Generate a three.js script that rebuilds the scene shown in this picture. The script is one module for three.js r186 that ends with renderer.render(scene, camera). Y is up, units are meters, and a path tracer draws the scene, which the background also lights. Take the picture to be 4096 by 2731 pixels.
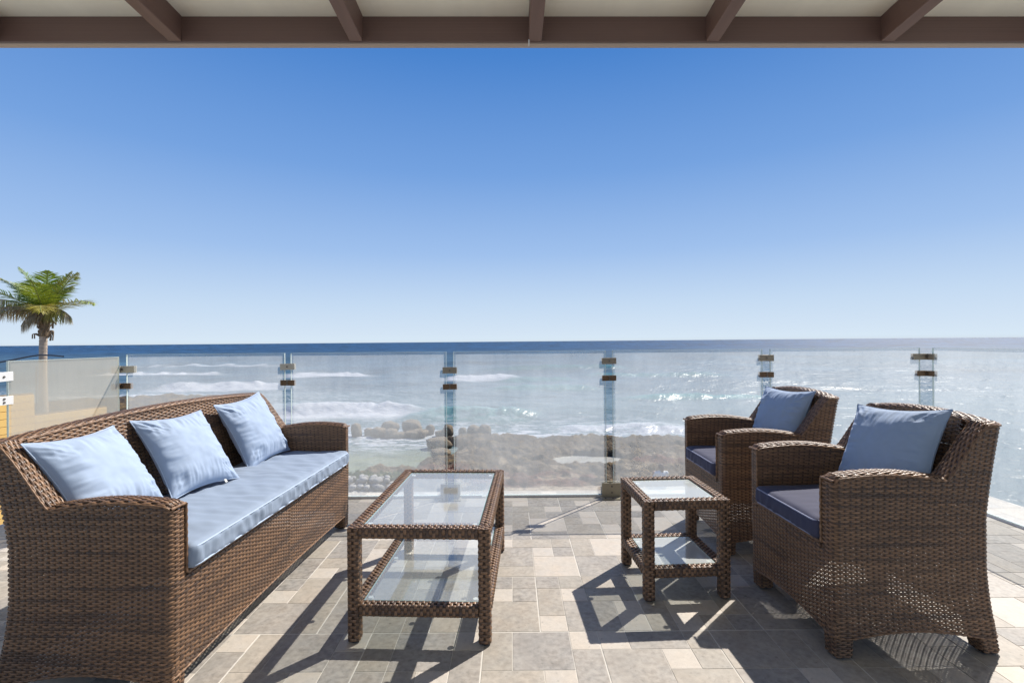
import * as THREE from 'three';
import { mergeGeometries, mergeVertices, toCreasedNormals } from 'three/addons/utils/BufferGeometryUtils.js';
import { RoundedBoxGeometry } from 'three/addons/geometries/RoundedBoxGeometry.js';
import { ImprovedNoise } from 'three/addons/math/ImprovedNoise.js';
import { MarchingCubes } from 'three/addons/objects/MarchingCubes.js';

// ───────────────────────── camera, sky, sun, exposure
const scene = new THREE.Scene();
const EYE = 1.17;
const camera = new THREE.PerspectiveCamera(70.96, 1024 / 682, 0.05, 60000);
camera.position.set(0, EYE, 0);
camera.rotation.set(0, 0, -0.0085);           // the horizon of the photograph climbs a little to the right
const EXPOSURE = 1.45;
const renderer = new THREE.WebGLRenderer({ antialias: true });
renderer.toneMapping = THREE.LinearToneMapping;
renderer.toneMappingExposure = EXPOSURE;
renderer.shadowMap.enabled = true;
renderer.setSize(1024, 682);

const srgb = (r, g, b) => new THREE.Color().setRGB(r / 255, g / 255, b / 255, THREE.SRGBColorSpace);
{
  const stops = [[-90, 200, 205, 210], [0, 217, 233, 246], [1.3, 211, 228, 245], [4.3, 197, 219, 243], [10.2, 160, 193, 237], [19.1, 118, 163, 224], [31, 74, 132, 206], [50, 50, 105, 184], [90, 38, 86, 165]]
    .map(([e, r, g, b]) => [e, srgb(r, g, b)]);
  const W = 256, H = 512, data = new Float32Array(W * H * 4);
  for (let y = 0; y < H; y++) {
    const e = ((y + 0.5) / H - 0.5) * 180;
    let k = 0; while (k < stops.length - 2 && stops[k + 1][0] < e) k++;
    const [e0, c0] = stops[k], [e1, c1] = stops[k + 1], t = Math.min(1, Math.max(0, (e - e0) / (e1 - e0)));
    for (let x = 0; x < W; x++) {
      const o = (y * W + x) * 4;
      data[o] = (c0.r + (c1.r - c0.r) * t) / EXPOSURE; data[o + 1] = (c0.g + (c1.g - c0.g) * t) / EXPOSURE; data[o + 2] = (c0.b + (c1.b - c0.b) * t) / EXPOSURE; data[o + 3] = 1;
    }
  }
  const sky = new THREE.DataTexture(data, W, H, THREE.RGBAFormat, THREE.FloatType);
  sky.mapping = THREE.EquirectangularReflectionMapping;
  sky.magFilter = sky.minFilter = THREE.LinearFilter;
  sky.needsUpdate = true;
  scene.background = sky; scene.environment = sky;
}
const SUN_DIR = new THREE.Vector3(0.487, 0.736, -0.473).normalize();
const sun = new THREE.DirectionalLight(new THREE.Color(1.0, 0.94, 0.86), 4.5);
sun.position.copy(SUN_DIR).multiplyScalar(30);
sun.castShadow = true;
sun.shadow.mapSize.set(4096, 4096);
Object.assign(sun.shadow.camera, { left: -25, right: 25, top: 25, bottom: -25, near: 1, far: 90 });
scene.add(sun, sun.target);

// ───────────────────────── helpers
const rng = (seed) => () => { seed = (seed + 0x6d2b79f5) | 0; let t = Math.imul(seed ^ (seed >>> 15), 1 | seed); t = (t + Math.imul(t ^ (t >>> 7), 61 | t)) ^ t; return ((t ^ (t >>> 14)) >>> 0) / 4294967296; };
const R = rng(20240);
const rr = (a, b) => a + (b - a) * R();
const PN = new ImprovedNoise();
const noise = (x, y, z = 0) => PN.noise(x, y, z);
const fbm = (x, y, z = 0, oct = 4) => { let s = 0, a = 0.5, f = 1; for (let i = 0; i < oct; i++) { s += a * PN.noise(x * f + i * 7.3, y * f - i * 3.1, z * f + i * 1.7); a *= 0.5; f *= 2.03; } return s; };
const clamp = (x, a = 0, b = 1) => Math.min(b, Math.max(a, x));
const smooth = (a, b, x) => { const t = clamp((x - a) / (b - a)); return t * t * (3 - 2 * t); };
const lerp = (a, b, t) => a + (b - a) * t;
const used = new Map();
function numbered(name) { const n = used.get(name) ?? 0; used.set(name, n + 1); return n ? `${name}_${String(n).padStart(3, '0')}` : name; }
function tag(o, label, category, group) { o.userData.label = label; o.userData.category = category; if (group) o.userData.group = group; return o; }
function thing(name, label, category, pos = [0, 0, 0], turn = 0, group) {
  const o = new THREE.Group(); o.name = numbered(name); o.position.set(...pos); o.rotation.y = turn; scene.add(o);
  return tag(o, label, category, group);
}
function part(name, geo, mat, parent, label) {
  const m = new THREE.Mesh(geo, mat); m.name = parent === scene ? numbered(name) : name; m.castShadow = m.receiveShadow = true; parent.add(m);
  if (label) m.userData.label = label;
  return m;
}
function stuffPart(...a) { const m = part(...a); m.userData.kind = 'stuff'; return m; }
function structure(name, geo, mat) { const m = part(name, geo, mat, scene); m.userData.kind = 'structure'; return m; }
const std = (rgb, rough = 0.7, extra = {}) => new THREE.MeshStandardMaterial({ color: new THREE.Color().setRGB(...rgb), roughness: rough, ...extra });
const phys = (rgb, rough = 0.7, extra = {}) => new THREE.MeshPhysicalMaterial({ color: new THREE.Color().setRGB(...rgb), roughness: rough, ...extra });
const box = (w, h, d, x = 0, y = 0, z = 0, r = 0) => (r ? new RoundedBoxGeometry(w, h, d, 2, r) : new THREE.BoxGeometry(w, h, d)).translate(x, y, z);
const cyl = (r0, r1, h, x = 0, y = 0, z = 0, seg = 16) => new THREE.CylinderGeometry(r0, r1, h, seg).translate(x, y, z);
const tube = (pts, r, seg = 40, rad = 6, closed = false) => new THREE.TubeGeometry(new THREE.CatmullRomCurve3(pts.map((p) => new THREE.Vector3(...p)), closed, 'centripetal'), seg, r, rad, closed);
const plainMerge = (list) => mergeGeometries(list.map((g) => { const q = g.index ? g.toNonIndexed() : g; for (const k of Object.keys(q.attributes)) if (!['position', 'normal', 'uv'].includes(k)) q.deleteAttribute(k); return q; }));
// tiling texture of values, f(u, v) periodic through 4-corner blending
function tex(size, f, { srgbOut = false, repeat = [1, 1], tileable = true } = {}) {
  const data = new Uint8Array(size * size * 4);
  for (let y = 0; y < size; y++) for (let x = 0; x < size; x++) {
    const u = x / size, v = y / size; let c;
    if (tileable) {
      const a = f(u, v), wu = smooth(0.8, 1, u), wv = smooth(0.8, 1, v), b = wu ? f(u - 1, v) : a, d = wv ? f(u, v - 1) : a, e = wu && wv ? f(u - 1, v - 1) : wu ? b : d;
      c = [0, 1, 2].map((i) => lerp(lerp(a[i], b[i], wu), lerp(d[i], e[i], wu), wv));
    } else c = f(u, v);
    const o = (y * size + x) * 4;
    for (let i = 0; i < 3; i++) data[o + i] = clamp(c[i]) * 255; data[o + 3] = 255;
  }
  const t = new THREE.DataTexture(data, size, size, THREE.RGBAFormat);
  t.wrapS = t.wrapT = THREE.RepeatWrapping; t.magFilter = THREE.LinearFilter; t.minFilter = THREE.LinearFilter; t.repeat.set(...repeat);
  if (srgbOut) t.colorSpace = THREE.SRGBColorSpace;
  t.needsUpdate = true; return t;
}

// ───────────────────────── terrace: slab, grout, stone-look tiles
{
  const slab = new THREE.Group(); slab.name = 'terrace_floor'; slab.userData.kind = 'structure'; scene.add(slab);
  part('slab', box(6.9, 0.4, 7.4, 0.08, -0.2085, -0.06), std([0.42, 0.38, 0.33], 0.9), slab);
  const XL = -3.36, XR = 3.52, ZF = 3.75, ZB = -3.6;             // z counted away from the camera
  const groutTex = tex(128, (u, v) => { const k = 0.9 + 0.25 * fbm(u * 9, v * 9, 3); return [k, k, k]; }, { repeat: [8, 8] });
  part('grout', box(XR - XL, 0.004, ZF - ZB, (XL + XR) / 2, -0.0034, -(ZF + ZB) / 2), std([0.64, 0.61, 0.55], 0.9, { map: groutTex }), slab);
  // mottled stone maps
  const mott = (seed, amp, pits, scale) => tex(512, (u, v) => {
    const n = fbm(u * 4 * scale + seed, v * 4 * scale, seed, 5), m = fbm(u * 26, v * 26, seed + 4, 4), p = noise(u * 44 + seed, v * 44, seed), g = noise(u * 160, v * 160, seed);
    let k = 0.85 + amp * (n * 1.0 + m * 1.35) + 0.08 * g;
    const warm = 0.05 * fbm(u * 7, v * 7, seed + 9, 3);
    if (p > pits) k -= (p - pits) * 0.55;
    return [k + warm, k, k - warm * 1.1];
  }, { repeat: [1 / 0.6, 1 / 0.6] });
  const maps = { L: [mott(1, 0.10, 0.38, 1), mott(2, 0.12, 0.42, 1)], B: [mott(3, 0.22, 0.33, 1.1), mott(4, 0.26, 0.36, 1)], G: [mott(5, 0.34, 0.40, 1.2), mott(6, 0.38, 0.42, 1)], D: [mott(7, 0.42, 0.42, 1.3)] };
  const bump = tex(256, (u, v) => { const k = 0.6 + 0.5 * fbm(u * 14, v * 14, 2, 4); return [k, k, k]; }, { repeat: [1 / 0.6, 1 / 0.6] });
  const tones = { L: [[0.57, 0.51, 0.435], [0.55, 0.50, 0.435]], B: [[0.415, 0.37, 0.31], [0.395, 0.358, 0.305], [0.435, 0.388, 0.325]], G: [[0.375, 0.343, 0.303], [0.352, 0.326, 0.294], [0.392, 0.356, 0.31]], D: [[0.335, 0.305, 0.27], [0.325, 0.30, 0.27]] };
  const mats = {};
  for (const k in tones) mats[k] = tones[k].flatMap((c) => maps[k].map((m) => std(c, 0.6, { map: m, bumpMap: bump, bumpScale: 0.0012 })));
  const T = [
    [[0, 0, 1, 1, 'G'], [1, 0, 1, 1, 'B'], [2, 0, 2, 1, 'B'], [0, 1, 1, 2, 'B'], [1, 1, 1, 1, 'L'], [2, 1, 2, 1, 'B'], [1, 2, 2, 2, 'G'], [3, 2, 1, 2, 'L'], [0, 3, 1, 1, 'L']],
    [[0, 0, 2, 1, 'G'], [2, 0, 1, 1, 'G'], [3, 0, 1, 1, 'G'], [0, 1, 1, 1, 'B'], [1, 1, 1, 1, 'B'], [2, 1, 1, 1, 'L'], [3, 1, 1, 1, 'G'], [0, 2, 2, 2, 'B'], [2, 2, 2, 2, 'B']],
    [[0, 0, 1, 1, 'L'], [1, 0, 2, 1, 'B'], [3, 0, 1, 1, 'B'], [0, 1, 2, 2, 'G'], [2, 1, 1, 1, 'L'], [3, 1, 1, 1, 'G'], [2, 2, 2, 2, 'L'], [0, 3, 2, 1, 'B']],
    [[0, 0, 1, 2, 'B'], [1, 0, 2, 2, 'L'], [3, 0, 1, 1, 'B'], [3, 1, 1, 1, 'L'], [0, 2, 2, 2, 'G'], [2, 2, 1, 2, 'B'], [3, 2, 1, 1, 'G'], [3, 3, 1, 1, 'L']],
    [[0, 0, 1, 1, 'B'], [1, 0, 2, 1, 'G'], [3, 0, 1, 1, 'L'], [0, 1, 2, 2, 'L'], [2, 1, 1, 1, 'B'], [3, 1, 1, 1, 'L'], [2, 2, 2, 2, 'B'], [0, 3, 2, 1, 'D']],
    [[0, 0, 2, 2, 'B'], [2, 0, 1, 2, 'B'], [3, 0, 1, 3, 'B'], [0, 2, 2, 1, 'G'], [2, 2, 1, 1, 'L'], [0, 3, 2, 1, 'L'], [2, 3, 1, 1, 'G'], [3, 3, 1, 1, 'G']],
    [[0, 0, 3, 1, 'B'], [3, 0, 1, 1, 'L'], [0, 1, 2, 1, 'L'], [2, 1, 2, 2, 'G'], [0, 2, 1, 1, 'B'], [1, 2, 1, 1, 'L'], [0, 3, 1, 1, 'G'], [1, 3, 2, 1, 'B'], [3, 3, 1, 1, 'L']],
    [[0, 0, 1, 2, 'B'], [1, 0, 2, 2, 'G'], [3, 0, 1, 1, 'L'], [3, 1, 1, 3, 'G'], [0, 2, 2, 2, 'B'], [2, 2, 1, 1, 'L'], [2, 3, 1, 1, 'G']],
    [[0, 0, 1, 1, 'L'], [1, 0, 2, 1, 'G'], [3, 0, 1, 1, 'B'], [0, 1, 2, 2, 'G'], [2, 1, 1, 1, 'L'], [3, 1, 1, 1, 'B'], [2, 2, 2, 1, 'B'], [0, 3, 2, 1, 'B'], [2, 3, 2, 1, 'G']],
  ];
  const S = 0.4515, U = S / 4, seen = { '0,0': 0, '0,-1': 1, '1,0': 2, '1,1': 3, '2,0': 4, '2,-1': 5, '3,0': 6, '-1,0': 7, '-1,1': 8 };
  const geoCache = new Map();
  function slabGeo(w, h, v, main) {
    const key = [w.toFixed(4), h.toFixed(4), v, main].join();
    if (geoCache.has(key)) return geoCache.get(key);
    const b = 0.0016, x = w / 2, z = h / 2, y1 = -0.0010, y2 = -0.007;
    const P = [[-x + b, 0, -z + b], [x - b, 0, -z + b], [x - b, 0, z - b], [-x + b, 0, z - b], [-x, y1, -z], [x, y1, -z], [x, y1, z], [-x, y1, z], [-x, y2, -z], [x, y2, -z], [x, y2, z], [-x, y2, z]];
    const F = [[3, 2, 1, 0]]; for (let i = 0; i < 4; i++) { const j = (i + 1) % 4; F.push([i, j, j + 4, i + 4], [i + 4, j + 4, j + 8, i + 8]); }
    const pos = [], uv = [], du = v * 0.237, dv = v * 0.171;
    for (const [a, c, d, e] of F) for (const q of [a, c, d, a, d, e]) { pos.push(...P[q]); uv.push(P[q][0] + du, P[q][2] + dv); }
    const g = new THREE.BufferGeometry(); g.setAttribute('position', new THREE.Float32BufferAttribute(pos, 3)); g.setAttribute('uv', new THREE.Float32BufferAttribute(uv, 2)); g.computeVertexNormals();
    geoCache.set(key, g); return g;
  }
  const q = rng(77), all = [];
  for (let row = -13; row <= 4; row++) {
    const z0 = 1.93 + S * row, off = ((row % 2) + 2) % 2 ? -0.121 : 0.105;
    for (let i = -9; i <= 8; i++) {
      const x0 = off + S * i;
      let id = seen[`${row},${i}`], rot = 0; if (id === undefined) { id = Math.floor(q() * T.length); rot = Math.floor(q() * 4); }
      for (const [c0, r0, w0, h0, tone] of T[id]) {
        let c = c0, r = r0, w = w0, h = h0;
        if (rot === 1) { [c, r, w, h] = [4 - r0 - h0, c0, h0, w0]; } else if (rot === 2) { c = 4 - c0 - w0; r = 4 - r0 - h0; } else if (rot === 3) { [c, r, w, h] = [r0, 4 - c0 - w0, h0, w0]; }
        const g = 0.0008, m = 0.0023;    // half of the printed joint, half of the real joint
        let xa = x0 + c * U + (c === 0 ? m : g), xb = x0 + (c + w) * U - (c + w === 4 ? m : g);
        let za = z0 + S - (r + h) * U + (r + h === 4 ? m : g), zb = z0 + S - r * U - (r === 0 ? m : g);
        xa = Math.max(xa, XL); xb = Math.min(xb, XR); zb = Math.min(zb, ZF);
        const v = Math.floor(q() * 3), mi = Math.floor(q() * mats[tone].length), dy = (q() - 0.5) * 0.0006;
        if (xb - xa < 0.01 || zb - za < 0.01 || za < ZB) continue;
        const xc = (xa + xb) / 2, zc = (za + zb) / 2;
        // how large it shows: inside the view, and not under the sofa
        const inView = zc > 1.5 && Math.abs(xc) < zc * 1.07 + 0.05 && !(xc < -1.15 && xc > -1.75 && zc > 1.6 && zc < 3.0) && !(xc > 1.2 && xc < 1.7 && zc > 1.8);
        all.push({ xa, xb, za, zb, xc, zc, v, tone, mi, dy, score: inView ? ((xb - xa) * (zb - za)) / zc ** 3 : -1 / (1 + Math.abs(zc)) });
      }
    }
  }
  all.sort((a, b) => b.score - a.score);
  all.slice(0, 300).forEach((t) => {
    const m = part('tile', slabGeo(t.xb - t.xa, t.zb - t.za, t.v), mats[t.tone][t.mi], slab);
    m.position.set(t.xc, t.dy, -t.zc);
  });
  for (const tone in mats) {
    const list = all.slice(300).filter((t) => t.tone === tone);
    const g = mergeGeometries(list.map((t) => slabGeo(t.xb - t.xa, t.zb - t.za, t.v).clone().translate(t.xc, t.dy, -t.zc)));
    stuffPart('tile_field', g, mats[tone][0], slab);
  }
}

// ───────────────────────── roof over the terrace: fascia, rafters, ceiling boards, roof sheet
{
  const brown = (k) => tex(256, (u, v) => { const n = 0.92 + 0.25 * fbm(u * 3, v * 22, k, 4) + 0.06 * noise(u * 90, v * 90, k); return [n, n, n]; });
  const wood = std([0.170, 0.100, 0.081], 0.5, { map: brown(2), bumpMap: brown(3), bumpScale: 0.001 });
  const cream = std([0.92, 0.84, 0.69], 0.85, { map: tex(256, (u, v) => { const n = 0.93 + 0.16 * fbm(u * 3, v * 3, 8, 4); return [n, n, n * 0.99]; }), bumpMap: tex(256, (u, v) => { const n = 0.5 + 0.5 * fbm(u * 30, v * 30, 5, 3); return [n, n, n]; }), bumpScale: 0.0015 });
  const roof = thing('patio_roof', 'brown beamed patio roof with cream ceiling boards above the seating', 'roof', [0, 2.684, -2.42]);
  roof.rotation.z = -0.0085;
  const slope = 0.035, len = 6.4;                                   // rises towards the house
  const along = (g) => g.rotateX(-slope);
  part('fascia_beam', box(11, 0.15, 0.045, 0.1, 0.075, -0.0225, 0.004), wood, roof);
  part('drip_strip', box(11, 0.006, 0.034, 0.1, -0.0032, -0.024), std([0.42, 0.33, 0.27], 0.6), roof);
  const xs = [-4.45, -3.54, -2.615, -1.69, -0.775, 0.13, 1.027, 1.911, 2.80, 3.69, 4.58];
  for (const x of xs) part('rafter', along(box(0.066, 0.145, len, 0, 0.0735, len / 2, 0.004)).translate(x, 0, 0.0015), wood, roof);
  for (let i = 0; i < xs.length - 1; i++) part('ceiling_board', along(box(xs[i + 1] - xs[i] - 0.067, 0.012, len, 0, 0.134, len / 2)).translate((xs[i] + xs[i + 1]) / 2, 0, 0.002), cream, roof);
  part('roof_sheet', along(box(11.2, 0.05, len + 0.2, 0.1, 0.18, len / 2 - 0.1)), std([0.30, 0.16, 0.11], 0.8), roof);
  part('hook', tube([[0.098, 0.004, 0.012], [0.098, -0.012, 0.012], [0.098, -0.03, 0.013]], 0.003, 8, 6), std([0.85, 0.85, 0.85], 0.4), roof, 'small white hook under the middle rafter');
}

// ───────────────────────── glass balustrade
{
  const haze = (seed, more = 0) => tex(512, (u, v) => {
    const edge = Math.min(u, 1 - u, 1 - v), soft = smooth(0.0, 0.022, edge);
    const cloud = fbm(u * 3 + seed, v * 2.2, seed, 4), streak = fbm(u * 30 + seed, v * 3.1, seed + 3, 3), speck = noise(u * 120, v * 120, seed);
    const k = more + 0.46 + 0.08 * smooth(0.3, 0.62, v) * smooth(1.0, 0.8, v) + 0.14 * cloud + 0.04 * streak + 0.03 * speck;
    return [k, lerp(0.27, k, soft), k];
  }, { tileable: false });
  const frosts = [1, 2, 3].map((s) => phys([0.965, 0.98, 0.98], 1, { transmission: 0.94, thickness: 0, ior: 1.45, roughnessMap: haze(s * 3.7), side: THREE.DoubleSide }));
  const salted = frosts[0].clone(); salted.transmission = 0.76; salted.color.setRGB(0.84, 0.78, 0.65); salted.roughnessMap = haze(9.1, 0.2);
  const clear = phys([0.99, 1, 0.995], 0.03, { transmission: 1, thickness: 0, ior: 1.12 });
  const edgeMat = phys([0.72, 0.80, 0.76], 0.3, { transmission: 0.25, thickness: 0 });
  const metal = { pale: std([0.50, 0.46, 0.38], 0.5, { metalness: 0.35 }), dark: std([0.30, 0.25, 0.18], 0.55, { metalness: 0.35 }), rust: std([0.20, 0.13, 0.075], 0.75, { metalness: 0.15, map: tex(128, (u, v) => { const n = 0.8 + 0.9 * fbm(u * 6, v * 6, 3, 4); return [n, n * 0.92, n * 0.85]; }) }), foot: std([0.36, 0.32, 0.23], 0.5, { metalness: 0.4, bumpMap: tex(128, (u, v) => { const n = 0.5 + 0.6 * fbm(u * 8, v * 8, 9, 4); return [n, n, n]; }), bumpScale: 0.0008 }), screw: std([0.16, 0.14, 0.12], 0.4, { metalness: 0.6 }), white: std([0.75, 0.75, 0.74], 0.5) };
  const TOP = 1.097, BOT = 0.018;
  let k = 0;
  const shelfWord = ['frosted glass balustrade panel on the left side, behind the sofa back', 'frosted glass panel at the left corner, in front of the distant breakers', 'frosted glass panel behind the far sofa arm, showing boulders and surf', 'frosted glass panel behind the coffee table, showing the brown reef', 'frosted glass panel behind the side table, with the seated person beyond', 'frosted glass panel behind the far armchair, full of sea glitter', 'frosted glass panel on the right side, behind the near armchair', 'frosted glass panel beside the sofa, nearest on the left side', 'frosted glass panel nearest on the right side, beside the near armchair'];
  function panel(x0, z0, x1, z1, n, lower = 0) {
    const L = Math.hypot(x1 - x0, z1 - z0), h = TOP - BOT - lower, t = 0.012;
    const o = thing('glass_balustrade', shelfWord[n], 'glass panel', [(x0 + x1) / 2, BOT, -(z0 + z1) / 2], Math.atan2(z1 - z0, x1 - x0), 'frosted glass balustrade panels');
    const front = new THREE.PlaneGeometry(L - 0.004, h - 0.004).translate(0, h / 2, t / 2), back = new THREE.PlaneGeometry(L - 0.004, h - 0.004).rotateY(Math.PI).translate(0, h / 2, -t / 2);
    const g = mergeGeometries([front, back], true);
    part('pane', g, [n === 0 || n === 7 ? salted : frosts[k++ % 3], clear], o);
    part('polished_edge', plainMerge([box(L, 0.002, t, 0, h - 0.001, 0), box(L, 0.002, t, 0, 0.001, 0), box(0.002, h - 0.004, t, -L / 2 + 0.001, h / 2, 0), box(0.002, h - 0.004, t, L / 2 - 0.001, h / 2, 0)]), edgeMat, o);
  }
  panel(-2.945, 2.79, -2.918, 3.545, 0, 0.016);
  panel(-2.90, 3.6, -1.710, 3.6, 1); panel(-1.665, 3.6, -0.496, 3.6, 2); panel(-0.443, 3.6, 0.702, 3.6, 3); panel(0.753, 3.6, 1.880, 3.6, 4); panel(1.939, 3.6, 3.065, 3.6, 5);
  panel(3.122, 3.55, 3.105, 2.36, 6);
  panel(-2.985, 1.55, -2.948, 2.735, 7); panel(3.104, 2.31, 3.085, 1.15, 8);
  // white strips standing in for the lit bottom edge of the glass
  part('white_edge', box(6.1, 0.014, 0.03, 0.09, 0.007, -3.61), metal.white, thing('lit_edge_strip', 'thin white strip painted as the lit bottom edge of the front glass panels', 'lit glass edge'));
  part('white_edge', box(0.03, 0.014, 2.6, 0, 0.007, 0), metal.white, thing('lit_edge_strip', 'thin white strip painted as the lit bottom edge of the right side glass', 'lit glass edge', [3.112, 0, -2.3], -0.012));
  // clamps: two plates with a screw between them, one in front of and one behind the glass
  function clampAt(x, y, z, w, h, mat, turn, label, screws = 1) {
    const o = thing('railing_clamp', label, 'glass clamp', [x, y, -z], turn, 'metal clamps joining the glass panels');
    const tilt = (R() - 0.5) * 0.05; o.rotation.z = tilt;
    part('front_plate', box(w, h, 0.008, 0, 0, 0.0115, 0.0015), mat, o); part('back_plate', box(w, h, 0.008, 0, 0, -0.0115, 0.0015), mat, o);
    part('spacer', box(0.03, h * 0.7, 0.013, 0, 0, 0), metal.screw, o);
    for (let i = 0; i < screws; i++) part('screw', cyl(0.006, 0.0065, 0.004, 0, 0, 0, 12).rotateX(Math.PI / 2).translate(0, screws > 1 ? (i - 0.5) * 0.02 : 0, 0.017), metal.screw, o);
  }
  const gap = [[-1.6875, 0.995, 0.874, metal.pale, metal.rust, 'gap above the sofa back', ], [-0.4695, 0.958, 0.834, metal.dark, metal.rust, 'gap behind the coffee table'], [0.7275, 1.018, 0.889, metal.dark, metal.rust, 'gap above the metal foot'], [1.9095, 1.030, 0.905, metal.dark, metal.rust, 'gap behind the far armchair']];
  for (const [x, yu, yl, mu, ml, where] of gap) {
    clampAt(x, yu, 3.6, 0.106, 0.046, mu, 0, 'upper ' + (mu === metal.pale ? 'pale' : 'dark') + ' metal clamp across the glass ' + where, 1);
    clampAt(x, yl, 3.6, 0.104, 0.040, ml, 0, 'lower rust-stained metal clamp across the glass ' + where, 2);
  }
  function corner(x, y, z, mat, s, w, h, label) {
    const o = thing('corner_bracket', label, 'glass clamp', [x, y, -z], 0, 'metal clamps at the balustrade corners');
    for (const d of [-0.011, 0.011]) {
      part('front_plate', box(w, h, 0.008, -s * (w / 2 - 0.01), 0, d, 0.0015), mat, o);
      part('side_plate', box(0.008, h, 0.055, s * 0.018 + d, 0, 0.043, 0.0015), mat, o);
    }
    part('screw', cyl(0.007, 0.007, 0.006, 0, 0, 0, 12).rotateX(Math.PI / 2).translate(-s * 0.005, 0, 0.018), metal.screw, o);
  }
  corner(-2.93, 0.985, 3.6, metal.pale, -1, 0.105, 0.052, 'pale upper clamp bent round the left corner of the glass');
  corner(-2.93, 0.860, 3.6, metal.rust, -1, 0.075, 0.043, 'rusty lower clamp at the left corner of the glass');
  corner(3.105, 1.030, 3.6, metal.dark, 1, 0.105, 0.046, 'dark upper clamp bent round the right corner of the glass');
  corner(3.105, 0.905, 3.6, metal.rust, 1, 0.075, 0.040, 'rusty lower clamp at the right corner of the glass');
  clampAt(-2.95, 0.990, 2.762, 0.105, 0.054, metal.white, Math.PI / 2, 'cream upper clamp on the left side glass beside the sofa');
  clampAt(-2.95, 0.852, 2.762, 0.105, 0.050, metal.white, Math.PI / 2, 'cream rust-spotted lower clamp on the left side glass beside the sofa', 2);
  // feet bolted to the floor at each gap
  function foot(x, z, turn, label) {
    const o = thing('floor_bracket', label, 'post foot', [x, 0, -z], turn, 'metal feet of the glass balustrade');
    part('front_plate', box(0.145, 0.105, 0.008, 0, 0.058, 0.03, 0.0015), metal.foot, o); part('back_plate', box(0.145, 0.105, 0.008, 0, 0.058, -0.02, 0.0015), metal.foot, o);
    part('base_plate', box(0.165, 0.008, 0.14, 0, 0.0045, 0.02, 0.0015), metal.foot, o);
    for (const [bx, by] of [[0, 0.085], [0, 0.04]]) part('bolt', cyl(0.0065, 0.0065, 0.006, 0, 0, 0, 10).rotateX(Math.PI / 2).translate(bx, by, 0.036), metal.screw, o);
    for (const bx of [-0.055, 0, 0.06]) part('bolt', cyl(0.007, 0.007, 0.006, bx, 0.0115, 0.075, 8), metal.screw, o);
  }
  foot(0.735, 3.6, 0, 'bronze metal foot holding the glass left of the side table');
  foot(-0.4695, 3.6, 0, 'bronze metal foot of the glass hidden behind the coffee table');
  foot(-1.6875, 3.6, 0, 'bronze metal foot of the glass behind the far end of the sofa');
  foot(1.9095, 3.6, 0, 'bronze metal foot of the glass behind the far armchair');
}

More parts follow.
